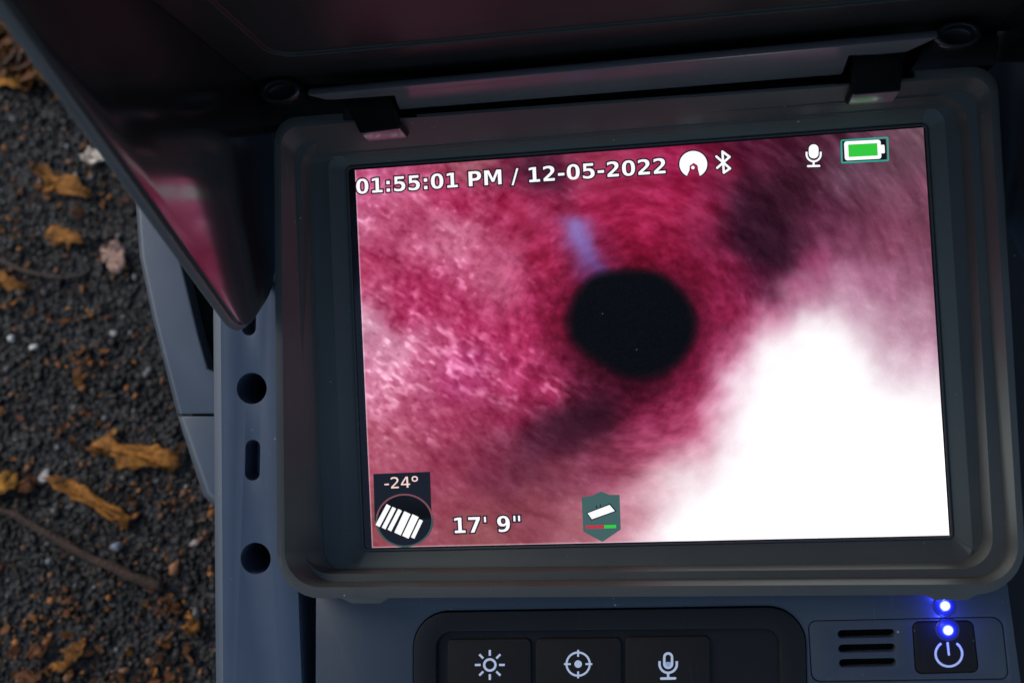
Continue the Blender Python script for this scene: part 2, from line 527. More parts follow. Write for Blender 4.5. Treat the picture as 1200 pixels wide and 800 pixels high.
# brown litter heap in the top corner: a mass of curled flakes
flk = []
for i in range(560):
    u, v = random.uniform(-35, 115), random.uniform(-35, 112)
    if v > 92 + u * 0.15 + random.uniform(-22, 12): continue
    flk.append((u, v))
for k_ in range(80):            # thinner drifts of small flakes over the rest of the ground
    a_, b_ = random.uniform(-60, 235), random.uniform(175, 860)
    for q_ in range(random.randint(2, 9)):
        flk.append((a_ + random.gauss(0, 20), b_ + random.gauss(0, 11)))
bmV, bmF, bmC = [], [], []
n_top = len([0 for u, v in flk if v < 121 and u < 116])
flk.sort(key=lambda q: not (q[1] < 121 and q[0] < 116))
for i, (u, v) in enumerate(flk):
    c = G(u, v); a = random.uniform(0, 6.28); L_ = random.uniform(0.0028, 0.0075) if i < n_top else random.choice((.0009, .0012, .0015, .0019, .0026)); W_ = L_ * random.uniform(0.35, 0.8)
    base = len(bmV); zz = (0.002 + random.random() * 0.010) if i < n_top else 0.0016 + random.random() * 0.0012
    t1, t2 = random.gauss(0, 0.5), random.gauss(0, 0.5)
    col = random.choice([(0.17, 0.062, 0.014), (0.10, 0.040, 0.012), (0.25, 0.10, 0.02), (0.05, 0.022, 0.010), (0.14, 0.050, 0.018)])
    ring = 9
    for lay in (0, -0.0005):
        for k_ in range(ring):
            th = 2 * math.pi * k_ / ring
            rr = random.uniform(0.75, 1.1)
            x, y = L_ * math.cos(th) * rr, W_ * math.sin(th) * rr
            z = zz + x * t1 * 0.6 + y * t2 + 30 * x * x * random.uniform(0.5, 1.4) + lay
            bmV.append((c.x + x * math.cos(a) - y * math.sin(a), c.y + x * math.sin(a) + y * math.cos(a), max(z, 0.0006)))
            bmC.append((*[q * random.uniform(0.7, 1.3) for q in col], 1))
    bmV.append((c.x, c.y, zz)); bmC.append((*col, 1))
    for k_ in range(ring):
        j_ = (k_ + 1) % ring
        bmF.append((base + k_, base + j_, base + 2 * ring))
        bmF.append((base + ring + k_, base + ring + j_, base + j_, base + k_))
me = bpy.data.meshes.new('litter'); me.from_pydata(bmV, [], bmF); me.validate()
at = me.color_attributes.new('tint', 'FLOAT_COLOR', 'POINT'); at.data.foreach_set('color', np.array(bmC).reshape(-1))
lit = link('leaf_litter', me, M['leaf']); lit['kind'] = 'stuff'


def twig_mesh(pts, r0, r1, col, seed=1, n=9):
    rg = np.random.default_rng(seed)
    loops = []
    fine = []
    for i in range(len(pts) - 1):
        for k_ in range(5): fine.append(pts[i].lerp(pts[i + 1], k_ / 5))
    fine.append(pts[-1])
    m = len(fine)
    V, Fc = [], []
    for i, p in enumerate(fine):
        d = (fine[min(i + 1, m - 1)] - fine[max(i - 1, 0)]).normalized()
        s_ = d.cross(Vector((0, 0, 1))).normalized(); u_ = s_.cross(d)
        r = r0 + (r1 - r0) * i / (m - 1)
        for k_ in range(n):
            a = 2 * math.pi * k_ / n
            q = r * (1 + rg.normal(0, 0.24))
            V.append(p + s_ * q * math.cos(a) + u_ * q * math.sin(a))
    for i in range(m - 1):
        for k_ in range(n):
            Fc.append((i * n + k_, i * n + (k_ + 1) % n, (i + 1) * n + (k_ + 1) % n, (i + 1) * n + k_))
    Fc.append(tuple(range(n - 1, -1, -1))); Fc.append(tuple(range((m - 1) * n, m * n)))
    me = mesh(V, Fc, 1.0)
    at = me.color_attributes.new('tint', 'FLOAT_COLOR', 'POINT')
    for i in range(len(me.vertices)):
        f = max(0.3, rg.normal(1, 0.25)); at.data[i].color = (col[0] * f, col[1] * f, col[2] * f, 1)
    for p in me.polygons: p.use_smooth = True
    return me


tw = link('twig', twig_mesh([G(-30, 588, .004), G(20, 604, .005), G(70, 634, .0045), (G(110, 655, .004)), G(150, 673, .004), G(192, 688, .003)], 0.0016, 0.0022, (0.040, 0.020, 0.011)), M['bark'])
tag(tw, 'dark brown twig lying slantwise across the asphalt', 'twig')
sd = link('leaf_stalk', twig_mesh([G(-10, 300, .004), G(30, 318, .004), G(70, 326, .003), G(100, 322, .002)], 0.0012, 0.0008, (0.05, 0.03, 0.02), 4, 6), M['bark'])
tag(sd, 'thin dark stalk lying below the small orange leaf', 'twig')


def pebble(u, v, r, col, label, seed):
    rg = np.random.default_rng(seed)
    bm = bmesh.new(); bmesh.ops.create_icosphere(bm, subdivisions=2, radius=1)
    s3 = rg.uniform(0.75, 1.2, 3)
    ax = [rg.normal(0, 1, 3) for _ in range(5)]
    c = G(u, v, r * 0.5)
    for vt in bm.verts:
        q = np.array(vt.co[:])
        for a in ax:
            a_ = a / np.linalg.norm(a); d = q @ a_
            if d > 0.5: q = q - a_ * (d - 0.5) * 0.9
        q = q * s3 * np.array([1.1, 0.9, 0.7]) * r * 0.9
        vt.co = c + Vector(q)
    me = bpy.data.meshes.new('pebble'); bm.to_mesh(me); bm.free()
    at = me.color_attributes.new('tint', 'FLOAT_COLOR', 'POINT')
    for i in range(len(me.vertices)): at.data[i].color = (*col, 1)
    for p in me.polygons: p.use_smooth = True
    me.set_sharp_from_angle(angle=math.radians(28))
    tag(link('pebble', me, M['stone']), label, 'stone', 'pale stones among the gravel')


pebble(52, 557, .0034, (.50, .45, .37), 'white pebble above the twig beside a red brown scrap', 1)
pebble(135, 640, .0036, (.30, .31, .32), 'grey glassy stone just above the lower half of the twig', 2)
pebble(14, 397, .0028, (.48, .44, .38), 'white pebble at the photo edge in the middle of the ground', 3)
pebble(40, 407, .0021, (.50, .45, .38), 'tiny white stone right of the white edge pebble', 4)
pebble(133, 390, .0021, (.40, .33, .27), 'tiny beige stone below the pinkish oval leaf', 5)
pebble(24, 341, .0026, (.38, .36, .33), 'pale grey stone beside the orange edge scrap', 6)
pebble(228, 636, .0024, (.40, .30, .24), 'tan stone close to the case side above the round orange chip', 7)
pebble(88, 206, .0022, (.50, .47, .44), 'pale stone beside the forked orange leaf', 8)

# ------------------------------------------------------------------ the device
root = bpy.data.objects.new('inspection_monitor', None)
COL.objects.link(root)
root.empty_display_size = 0.05
root.rotation_euler = (TILT, 0, 0)
tag(root, 'dark grey portable pipe inspection monitor with lit screen under a black sun hood', 'monitor')


def part(name, me, mat):
    o = link(name, me, mat, root)
    o.location = (0, 0, H * S)
    return o


def down(p):                   # foot of the case on the ground below a point of the device
    return Vector((p[0], p[1], -H - p[1] * math.tan(TILT) + 0.02))


# -- lower case standing on the ground
ZS = 1.0
cl = [Vector((-10.7, 9.4, 0)), Vector((9.2, 9.4, 0)), Vector((9.3, -17.5, 0)), Vector((-10.9, -17.5, 0))]
top = atz(rquad(cl, 0.9), -0.9)
bot = [down(p) for p in rquad([c * 1.0 for c in cl], 0.9)]
part('case_body', finish(loft([bot, top]), bevel=0.1), M['shell'])

# -- left rail with its holes
xl0, xl1 = P(247, 370, ZS), P(250, 800, ZS)
dirl = (xl1 - xl0).normalized()
a0 = xl0 - dirl * 8.0; a1 = xl0 + dirl * 18.0
rr0, rr1 = P(352, 700, ZS), P(351, 800, ZS)
rx = (rr0.x + rr1.x) / 2
rail_lp = rquad([a0, Vector((rx, a0.y, ZS)), Vector((rx, a1.y, ZS)), a1], 0.4)
# edge of the rail is a wide chamfer catching the sky
inner = [Vector((p.x + (0.30 if p.x < -11 else 0), p.y, ZS)) for p in rail_lp]
outer = atz(rail_lp, ZS - 0.17)
rail = loft([atz(rail_lp, -1.6), outer, inner])


def hole(u, v, r):
    c = P(u, v, ZS); return loft([circle(c, r, ZS - 1.6), circle(c, r, ZS + .4)])


def slot_cut(u, v0, v1, wpx, z=ZS, dz=0.9):
    a, b_ = P(u, v0, z), P(u, v1, z); r = wpx / 2 * (CAMC[2] - z) / F
    lp = []
    for k_ in range(13): t = math.pi * k_ / 12; lp.append(Vector((a.x + r * math.cos(t), a.y - r + r * math.sin(t), z)))
    for k_ in range(13): t = math.pi + math.pi * k_ / 12; lp.append(Vector((b_.x + r * math.cos(t), b_.y + r + r * math.sin(t), z)))
    return prism(lp, z - dz, z + .4)


rail_me = finish(rail, [hole(295, 455, .45), hole(299.5, 654, .45), slot_cut(296, 515, 563, 19), slot_cut(292, 345, 393, 18)], bevel=0.075, seg=3, angle=20)
part('side_rail', rail_me, M['shell'])
# black block standing in for the shade deep in the holes
lv = rquad([P(275, 330, ZS), P(318, 330, ZS), P(318, 690, ZS), P(275, 690, ZS)], 0.1)
part('rail_hole_shade', prism(lv, -1.5, -0.55), M['void'])

# -- carrying handle on the left, lower than the rail
ZH = -1.3
ho = [(150, 150), (152, 205), (159, 300), (175, 375), (203, 485), (262, 485), (262, 440), (243, 432), (232, 392), (219, 338), (211, 305), (212, 288), (222, 276), (262, 270), (262, 150)]
hl = [P(u, v, ZH) for u, v in ho]
lows = {(150, 150), (152, 205), (159, 300), (175, 375), (203, 485)}
hin = [P(u + (9 if (u, v) in lows else 0), v, ZH) for u, v in ho]
part('side_handle', finish(loft([atz(hl, ZH - .6), atz(hl, ZH - .22), hin]), bevel=0.05, angle=22), M['handle'])
bo = [(203.7, 487.5), (234, 582), (246, 594), (268, 596), (268, 487.5)]
bl = [P(u, v, ZH) for u, v in bo]
bin_ = [P(u + (11 if i < 3 else 0), v - (6 if i in (1, 2) else 0), ZH) for i, (u, v) in enumerate(bo)]
part('handle_foot', finish(loft([atz(bl, ZH - 2.2), atz(bl, ZH - .22), bin_]), bevel=0.05, angle=22), M['handle'])

hb = [P(u, v, ZH - .7) for u, v in ((180, 200), (190, 330), (205, 400), (226, 485), (252, 580), (300, 580), (300, 200))]  # black block under the handle gap, its shade put into the colour
part('handle_gap_shade', finish(prism(hb, ZH - 3.0, ZH - .62), bevel=0.05), M['void'])

rb = [Vector((8.9, 9.2, 0)), Vector((11.8, 9.0, 0)), Vector((12.2, -17, 0)), Vector((9.0, -17.3, 0))]  # right handle, added; the shade on this side is put into its black
part('side_handle', finish(prism(rquad(rb, .6), -4.5, -2.2), bevel=0.08), M['black'])

# -- bezel: screen recess, flat floor, draft wall, rim and flange
ZF, ZR = 0.30, 1.80
g0 = [P(408, 197.5, 0), P(1084, 147.5, 0), P(1114.5, 628.5, 0), P(427, 643.5, 0)]
g1 = [P(384, 181, ZF - .02), P(1106, 125, ZF - .02), P(1141, 657, ZF - .02), P(404, 661, ZF - .02)]
g2 = [P(361, 183, ZF), P(1129, 121, ZF), P(1168, 667, ZF), P(378, 675, ZF)]
g3 = [P(329, 150, ZR), P(1159, 89, ZR), P(1196, 684, ZR), P(334, 688, ZR)]
g4 = [P(321, 139, ZR), P(1168, 76, ZR), P(1204, 696, ZR), P(325, 701, ZR)]
b0 = rquad(g0, 0.12)
def grow(g, d):                # the outline moved outward by d cm
    return [Vector(c) + Vector((sx * d, sy * d, 0)) for c, sx, sy in zip(g, (-1, 1, 1, -1), (1, 1, -1, -1))]


loops = [atz(b0, -0.35), atz(b0, 0.05), atz(rquad(grow(g0, .045), .14), 0.05), atz(rquad(grow(g0, .06), .15), -0.005), rquad(g1, 0.45),
         rquad(grow(g2, -.075), [0.32, 0.32, 0.78, 0.78]), atz(rquad(grow(g2, -.05), [0.33, 0.33, 0.79, 0.79]), ZF + .10),
         atz(rquad(g2, [0.35, 0.35, 0.8, 0.8]), ZF + .10), rquad(g3, [0.5, 0.5, 1.0, 1.0]),
         rquad(g4, [0.65, 0.65, 1.25, 1.25])]
loops.append(atz(loops[-1], 1.05))
g6 = rquad([Vector(c) + Vector((sx * .5, sy * .5, 0)) for c, sx, sy in zip(g4, (1, -1, -1, 1), (-1, -1, 1, 1))], 0.8)
loops.append(atz(g6, 1.05)); loops.append(atz(g6, -0.35))
loops.append(loops[0])
bez = loft(loops, False, False)
bm = bmesh.new(); bm.from_mesh(bez); bmesh.ops.remove_doubles(bm, verts=bm.verts, dist=1e-7)
bmesh.ops.recalc_face_normals(bm, faces=bm.faces); bm.to_mesh(bez); bm.free()


def block(pts, z0, z1):
    return prism([Vector((p[0], p[1], 0)) for p in pts], z0, z1)


# openings in the top wall for the hinge and its two clips
ZC = 1.12
cutA = loft([[P(462, 137, 1.0), P(1008, 97, 1.0), P(1004, 20, 1.0), P(458, 60, 1.0)], [P(462, 135.5, 2.6), P(1008, 95.5, 2.6), P(1004, 0, 2.6), P(458, 40, 2.6)]])
cutL = loft([[P(424, 170, 0.42), P(506, 166, 0.42), P(500, 100, 0.42), P(418, 104, 0.42)], [P(392, 128, 2.4), P(480, 124, 2.4), P(480, 30, 2.4), P(392, 34, 2.4)]])
cutR = loft([[P(964, 131, 0.42), P(1055, 124, 0.42), P(1055, 60, 0.42), P(964, 66, 0.42)], [P(988, 84, 2.4), P(1080, 76, 2.4), P(1080, -20, 2.4), P(988, -14, 2.4)]])
for c_ in (cutA, cutL, cutR): fix(c_)
bez_me = finish(bez, [cutA, cutL, cutR], bevel=0.022, angle=25)
part('bezel', bez_me, M['bezel'])

# latch tabs on the lower flange
for (u0, u1) in ((398, 458), (1082, 1146)):
    v = 699 if u0 < 900 else 695
    tb = [P(a_, b_, 1.795) for a_, b_ in ((u0, v - 6), (u1, v - 6), (u1, v + 1), (u1 - 12, v + 8), (u0 + 14, v + 8), (u0, v + 1))]
    part('latch_tab', finish(prism(tb, 1.2, 1.795), bevel=0.03), M['bezel'])

# -- screen: black border glass and the lit picture
gl = rquad([P(404, 194, -.02), P(1088, 144, -.02), P(1118, 632, -.02), P(423, 647, -.02)], 0.1)
screen = part('screen', prism(gl, -0.30, -0.012), M['glass'])


def noise_at(X0, Y0, cells, rg, octaves=4, gain=0.55):
    """Value noise sampled at any coordinates (features per unit = cells)."""
    out = np.zeros(X0.shape); amp, tot = 1.0, 0.0
    X0, Y0 = X0 - X0.min(), Y0 - Y0.min()
    for o in range(octaves):
        n = cells * 2 ** o
        X, Y = X0 * n, Y0 * n
        g = rg.random((int(Y.max()) + 3, int(X.max()) + 3))
        xi, yi = X.astype(int), Y.astype(int)
        fx_, fy_ = X - xi, Y - yi
        fx_, fy_ = fx_ * fx_ * (3 - 2 * fx_), fy_ * fy_ * (3 - 2 * fy_)
        v = (g[yi, xi] * (1 - fx_) + g[yi, xi + 1] * fx_) * (1 - fy_) + (g[yi + 1, xi] * (1 - fx_) + g[yi + 1, xi + 1] * fx_) * fy_
        out += v * amp; tot += amp; amp *= gain
    return out / tot


def smooth_noise(h, w_, cells, rg, ang=0.0, stretch=1.0, octaves=4, gain=0.55):
    yy, xx = np.mgrid[0:h, 0:w_].astype(float)
    yy /= w_; xx /= w_
    ca, sa = math.cos(ang), math.sin(ang)
    return noise_at((xx * ca + yy * sa) / stretch, -xx * sa + yy * ca, cells, rg, octaves, gain)


def hexrgb(h): return np.array([int(h[i:i + 2], 16) / 255 for i in (0, 2, 4)])


def picture(UU, VV):
    """The camera view shown on the display, in display values (0..1, sRGB)."""
    h, w_ = UU.shape
    rg = np.random.default_rng(5)
    wob = smooth_noise(h, w_, 7, rg); wob2 = smooth_noise(h, w_, 7, rg)
    U = UU + (wob - 0.5) * 46; V = VV + (wob2 - 0.5) * 46
    pts = [  # x, y, colour
        (430, 215, 'c4608a'), (480, 240, 'c46084'), (540, 235, 'b83d68'), (425, 270, 'cc7898'), (470, 290, 'c05c80'),
        (530, 285, 'cf7a98'), (585, 325, 'c86c8c'), (600, 250, 'b43862'), (640, 300, 'ae2c58'), (640, 235, 'a43058'),
        (430, 320, 'b8486e'), (480, 350, 'b03060'), (540, 370, 'b43464'), (600, 390, 'b83868'), (640, 360, 'a82858'),
        (430, 385, 'e0b0c4'), (455, 410, 'd898b2'), (500, 420, 'cc6c92'), (545, 430, 'c4568a'), (600, 440, 'b84070'),
        (440, 450, 'd084a0'), (480, 480, 'b85878'), (530, 480, 'b04a6c'), (580, 480, 'a03c60'), (640, 450, 'a83460'),
        (430, 520, 'b0586c'), (470, 520, 'a85068'), (520, 530, '9c4660'), (570, 540, '8a3c56'), (620, 520, '602840'),
        (455, 600, '9a585c'), (530, 580, '9c4c5e'), (560, 620, 'a06264'), (620, 600, '985460'), (600, 560, '7c3c50'),
        (680, 490, '3c1a2a'), (650, 505, '481e30'), (705, 475, '4a1c32'), (700, 550, '8a4058'), (650, 560, '8a4458'),
        (680, 610, 'b0707a'), (740, 600, 'cc98a4'), (720, 550, '9c4c66'), (750, 520, 'ac5070'), (760, 480, '98305a'),
        (700, 450, '6a1a3a'), (740, 460, '7a1c42'), (800, 460, 'ac3262'), (820, 430, 'b43a68'), (845, 400, 'ac3463'),
        (850, 360, 'a02656'), (835, 320, '9c2452'), (860, 300, '8a2048'), (800, 300, 'a01e4c'), (760, 290, 'a61c4c'),
        (720, 290, 'a82250'), (740, 250, 'b02858'), (700, 240, 'ae2a58'), (660, 270, 'a42c58'), (790, 240, 'b42c5c'),
        (830, 250, '96244e'), (780, 200, 'a82a58'), (850, 200, '8c2448'), (740, 205, 'a43058'), (560, 190, 'b0707c'), (690, 190, 'a4405e'),
        (630, 200, '5c2c44'), (640, 212, '682844'), (600, 205, '93405e'),
        (905, 265, '2a1220'), (890, 240, '34152a'), (915, 290, '34152a'), (880, 215, '4a1c34'), (925, 255, '3a1a2c'), (890, 275, '34142a'), (905, 240, '2c1222'), (900, 285, '30142a'), (900, 320, '642042'), (890, 190, '64203c'),
        (930, 220, '46202f'), (950, 190, '522a3c'), (870, 175, '5a1c38'), (910, 180, '4c1c32'), (940, 250, '4c2034'), (1000, 200, '604050'), (1060, 180, '70505e'), (1070, 230, '7c4c60'),
        (960, 260, '6c3450'), (1000, 290, '804862'), (1050, 280, '8c5068'), (1080, 320, '96607a'), (1040, 330, 'b07c96'),
        (960, 310, 'a8547c'), (930, 330, 'b45080'), (1080, 380, 'b48ca0'), (1000, 330, 'c490ac'), (890, 370, 'c05c88'),
        (870, 390, 'c86c94'), (860, 440, 'd488a8'), (825, 490, 'd890a8'), (800, 530, 'c87c90'), (775, 560, 'd8a4b0'), (790, 500, 'b85478'),
        (1085, 430, 'd8b8c8'), (1090, 160, '786068'), (760, 630, 'ecccd4'), (700, 630, 'd0a0a8'),
    ]
    whites = [(950, 400, 60), (1000, 430, 80), (900, 470, 62), (870, 530, 66), (950, 520, 110), (1040, 520, 110), (1080, 600, 80),
              (830, 590, 62), (900, 600, 90), (980, 610, 90), (950, 375, 30)]
    num = np.zeros((h, w_, 3)); den = np.zeros((h, w_))
    for x, y, c in pts:
        d2 = (U - x) ** 2 + (V - y) ** 2
        wt = 1.0 / (d2 + 260) ** 1.75
        num += wt[..., None] * hexrgb(c); den += wt
    img = num / den[..., None]
    # flow round the bore: streaks
    ang1 = smooth_noise(h, w_, 34, rg, math.radians(35), 3.0, 3)
    blot = smooth_noise(h, w_, 22, rg, math.radians(-20), 1.3, 4, 0.7)
    grit0 = smooth_noise(h, w_, 140, rg, math.radians(35), 1.6, 2)
    fine = smooth_noise(h, w_, 80, rg, math.radians(30), 1.8, 2)
    left = np.clip((700 - UU) / 120, 0, 1) * np.clip((600 - VV) / 150, 0.15, 1)
    yq, xq = np.mgrid[0:h, 0:w_] / float(w_)
    # texture running round the bore
    rx_, ry_ = (UU - 735) / 680, (VV - 385) / 620
    rho, phi = np.hypot(rx_, ry_), np.arctan2(ry_, rx_ + 1e-9)
    wrap = noise_at(rho + (wob - .5) * .02, np.abs(phi) * 0.11, 58, rg, 3, 0.65)
    near = np.clip((0.34 - rho) / 0.14, 0, 1) + np.clip((UU - 700) / 120, 0, 1) * np.clip((330 - VV) / 120, 0, 1) * 0.8
    near = np.clip(near, 0, 1)
    tex = (blot - 0.5) * 0.22 + (ang1 - 0.5) * 0.26 + (fine - 0.5) * 0.24 + (grit0 - 0.5) * 0.20
    mott = left + 0.35 * (1 - left)
    tex = tex * (1 - 0.55 * near)
    img = img + ((wrap - 0.5) * (0.13 + 0.30 * near))[..., None] * np.array([0.8, 0.7, 0.8])
    img = img + (tex * mott * 0.68)[..., None] * np.array([0.75, 1.0, 0.95])
    grit = smooth_noise(h, w_, 150, rg, math.radians(35), 1.5, 1)
    spk = np.clip((grit - 0.60) * 3, 0, 1) * np.clip((blot - 0.40) * 3, 0, 1) * (0.25 + 0.75 * left)
    img = img + spk[..., None] * np.array([0.16, 0.20, 0.20]) - (np.clip((0.33 - grit) * 2.5, 0, 1) * left * 0.10)[..., None]
    img = np.clip(img, 0, 1) ** 1.10 * np.array([0.97, 0.92, 0.95])
    wet = np.exp(-(((UU - 500) / 120) ** 2 + ((VV - 425) / 75) ** 2)) + 0.7 * np.exp(-(((UU - 640) / 45) ** 2 + ((VV - 458) / 20) ** 2))
    drop = noise_at((xq * .82 + yq * .57) / 1.9, -xq * .57 + yq * .82, 105, rg, 2, 0.5)
    img = img + (np.clip((drop - 0.52) * 2.8, 0, 1) * np.clip(wet, 0, 1) * (0.35 + blot))[..., None] * np.array([0.34, 0.42, 0.40])
    # overexposed glare: soft-edged area
    nz = smooth_noise(h, w_, 8, rg, 0.5, 1.0, 4, 0.6)
    poly = np.array([(768, 660), (792, 572), (836, 512), (866, 452), (897, 408), (938, 368), (972, 372), (1012, 398), (1064, 432), (1150, 452), (1160, 660)], float)
    Xp, Yp = UU + (wob - .5) * 30, VV + (wob2 - .5) * 30
    dmin = np.full((h, w_), 1e9); inside = np.zeros((h, w_), bool)
    for k_ in range(len(poly)):
        (ax_, ay_), (bx2, by2) = poly[k_], poly[(k_ + 1) % len(poly)]
        ex_, ey_ = bx2 - ax_, by2 - ay_
        tt = np.clip(((Xp - ax_) * ex_ + (Yp - ay_) * ey_) / (ex_ ** 2 + ey_ ** 2), 0, 1)
        dmin = np.minimum(dmin, np.hypot(Xp - ax_ - tt * ex_, Yp - ay_ - tt * ey_))
        cr_ = ((ay_ > Yp) != (by2 > Yp)) & (Xp < (bx2 - ax_) * (Yp - ay_) / (by2 - ay_ + 1e-9) + ax_)
        inside ^= cr_
    sd = np.where(inside, dmin, -dmin) + (nz - 0.5) * 70
    gl_ = np.clip((sd + 58) / 92, 0, 1)
    gl_ = gl_ * gl_ * (3 - 2 * gl_)
    img = img * (1 - gl_[..., None]) + gl_[..., None] * np.array([1.0, 0.985, 0.995])
    glare = np.clip((sd - 30) / 60, 0, 1)
    for (x_, y_, a_, b2_, rot_, st_) in ((903, 262, 40, 62, -0.25, .42), (893, 215, 34, 60, -0.35, .22), (688, 487, 62, 30, -0.55, .62), (650, 515, 70, 30, -0.5, .30), (632, 203, 40, 14, -0.1, .55)):
        ca_, sa_ = math.cos(rot_), math.sin(rot_)
        ux, uy = (U - x_) * ca_ + (V - y_) * sa_, -(U - x_) * sa_ + (V - y_) * ca_
        sh_ = np.exp(-((ux / a_) ** 2 + (uy / b2_) ** 2)) * st_ * (1 - gl_)
        img = img * (1 - sh_[..., None]) + sh_[..., None] * hexrgb('340f20')
    # bluish smear
    cxs = np.interp(V, [235, 262, 290, 322], [671, 683, 689, 702])
    wid = np.interp(V, [238, 256, 285, 322], [14, 19, 22, 22])
    sm = np.exp(-((U - cxs) / wid) ** 2) * np.clip((V - 236) / 14, 0, 1) * np.clip((338 - V) / 14, 0, 1)
    sm *= np.clip((smooth_noise(h, w_, 26, rg, 1.2, 1.4, 3) - 0.05) * 2.0, 0, 1)
    img = img * (1 - sm[..., None] * 0.95) + sm[..., None] * 0.95 * hexrgb("8c84c8")
    # dark bore of the pipe with its soft rim
    dx, dy = (UU - 743) / 76, (VV - 377) / 62
    th = math.radians(-8)
    q = np.sqrt((dx * math.cos(th) + dy * math.sin(th)) ** 2 + (-dx * math.sin(th) + dy * math.cos(th)) ** 2) + (wob - 0.5) * 0.18 + (blot - 0.5) * 0.06
    tq = np.arctan2(dy, dx)
    q = q * (1 + 0.035 * np.cos(2 * tq + 0.9) + 0.022 * np.cos(3 * tq - 0.6) + 0.012 * np.cos(5 * tq + 2))
    depth = np.clip((3.0 - q) / 2.0, 0, 1) ** 1.5 * (1 - gl_)
    img = img * (1 - depth[..., None] * np.array([0.14, 0.40, 0.26]))
    halo = np.clip((1.75 - q) / 0.75, 0, 1) ** 1.6
    halo = halo * (0.75 + 0.25 * np.sin(tq)) * (0.8 + 0.4 * wob)
    ringn = 0.5 + 0.5 * np.sin(q * 30 + wob * 6)
    img = img * (1 - halo[..., None] * np.array([0.45, 0.72, 0.55]) - (0.06 * ringn * np.clip((1.9 - q) / .6, 0, 1))[..., None])
    hol = np.clip((1.13 - q) / 0.27, 0, 1); hol = hol * hol * (3 - 2 * hol)
    img = img * (1 - hol[..., None]) + hol[..., None] * hexrgb('050507')
    edge = np.clip(1 - np.minimum(fx * NX, (1 - fy) * NY) / 1.6, 0, 1) * 0.6
    img = img * (1 - edge[..., None]) + edge[..., None] * np.array([0.95, 0.86, 0.90])
    sp = rg.random((h, w_)) > 0.9997
    img[sp & (q < 0.95)] = 0.35
    img = img + rg.normal(0, 0.008, (h, w_, 1))
    return np.clip(img, 0, 1), glare


NX, NY = 620, 428
c4 = [P(416, 199.5, 0), P(1082, 149.5, 0), P(1112.5, 627, 0), P(436, 641.5, 0)]
fx, fy = np.meshgrid(np.linspace(0, 1, NX), np.linspace(0, 1, NY))
bx = lambda i: (c4[0][i] * (1 - fx) * (1 - fy) + c4[1][i] * fx * (1 - fy) + c4[2][i] * fx * fy + c4[3][i] * (1 - fx) * fy)
XD, YD = bx(0), bx(1)
q3 = np.einsum('ij,jhw->ihw', R, np.stack([XD, YD, np.zeros_like(XD)])) + T[:, None, None]
UU, VV = q3[0] / q3[2] * F + 600, q3[1] / q3[2] * F + 400
img, glare = picture(UU, VV)
lin_img = np.where(img <= 0.04045, img / 12.92, ((img + 0.055) / 1.055) ** 2.4) * (1 + 0.6 * glare[..., None])
me = bpy.data.meshes.new('picture')
V = np.stack([XD, YD, np.zeros_like(XD)], -1).reshape(-1, 3) * S
idx = np.arange(NX * NY).reshape(NY, NX)
Fq = np.stack([idx[1:, :-1], idx[1:, 1:], idx[:-1, 1:], idx[:-1, :-1]], -1).reshape(-1, 4)
me.vertices.add(len(V)); me.vertices.foreach_set('co', V.reshape(-1))
me.loops.add(Fq.size); me.loops.foreach_set('vertex_index', Fq.reshape(-1).astype(np.int32))
me.polygons.add(len(Fq)); me.polygons.foreach_set('loop_start', np.arange(0, Fq.size, 4, dtype=np.int32))
me.update()
at = me.color_attributes.new('shown', 'FLOAT_COLOR', 'POINT')
at.data.foreach_set('color', np.concatenate([lin_img, np.ones((NY, NX, 1))], -1).reshape(-1))
pm, t, b = new_mat('display_picture')
an = t.nodes.new('ShaderNodeAttribute'); an.attribute_name = 'shown'
t.links.new(an.outputs['Color'], b.inputs['Emission Color'])
b.inputs['Emission Strength'].default_value = GLOW * 1.06
b.inputs['Base Color'].default_value = (0, 0, 0, 1)
b.inputs['Roughness'].default_value = 0.2
b.inputs['Specular IOR Level'].default_value = 0.15
link('picture', me, pm, screen)


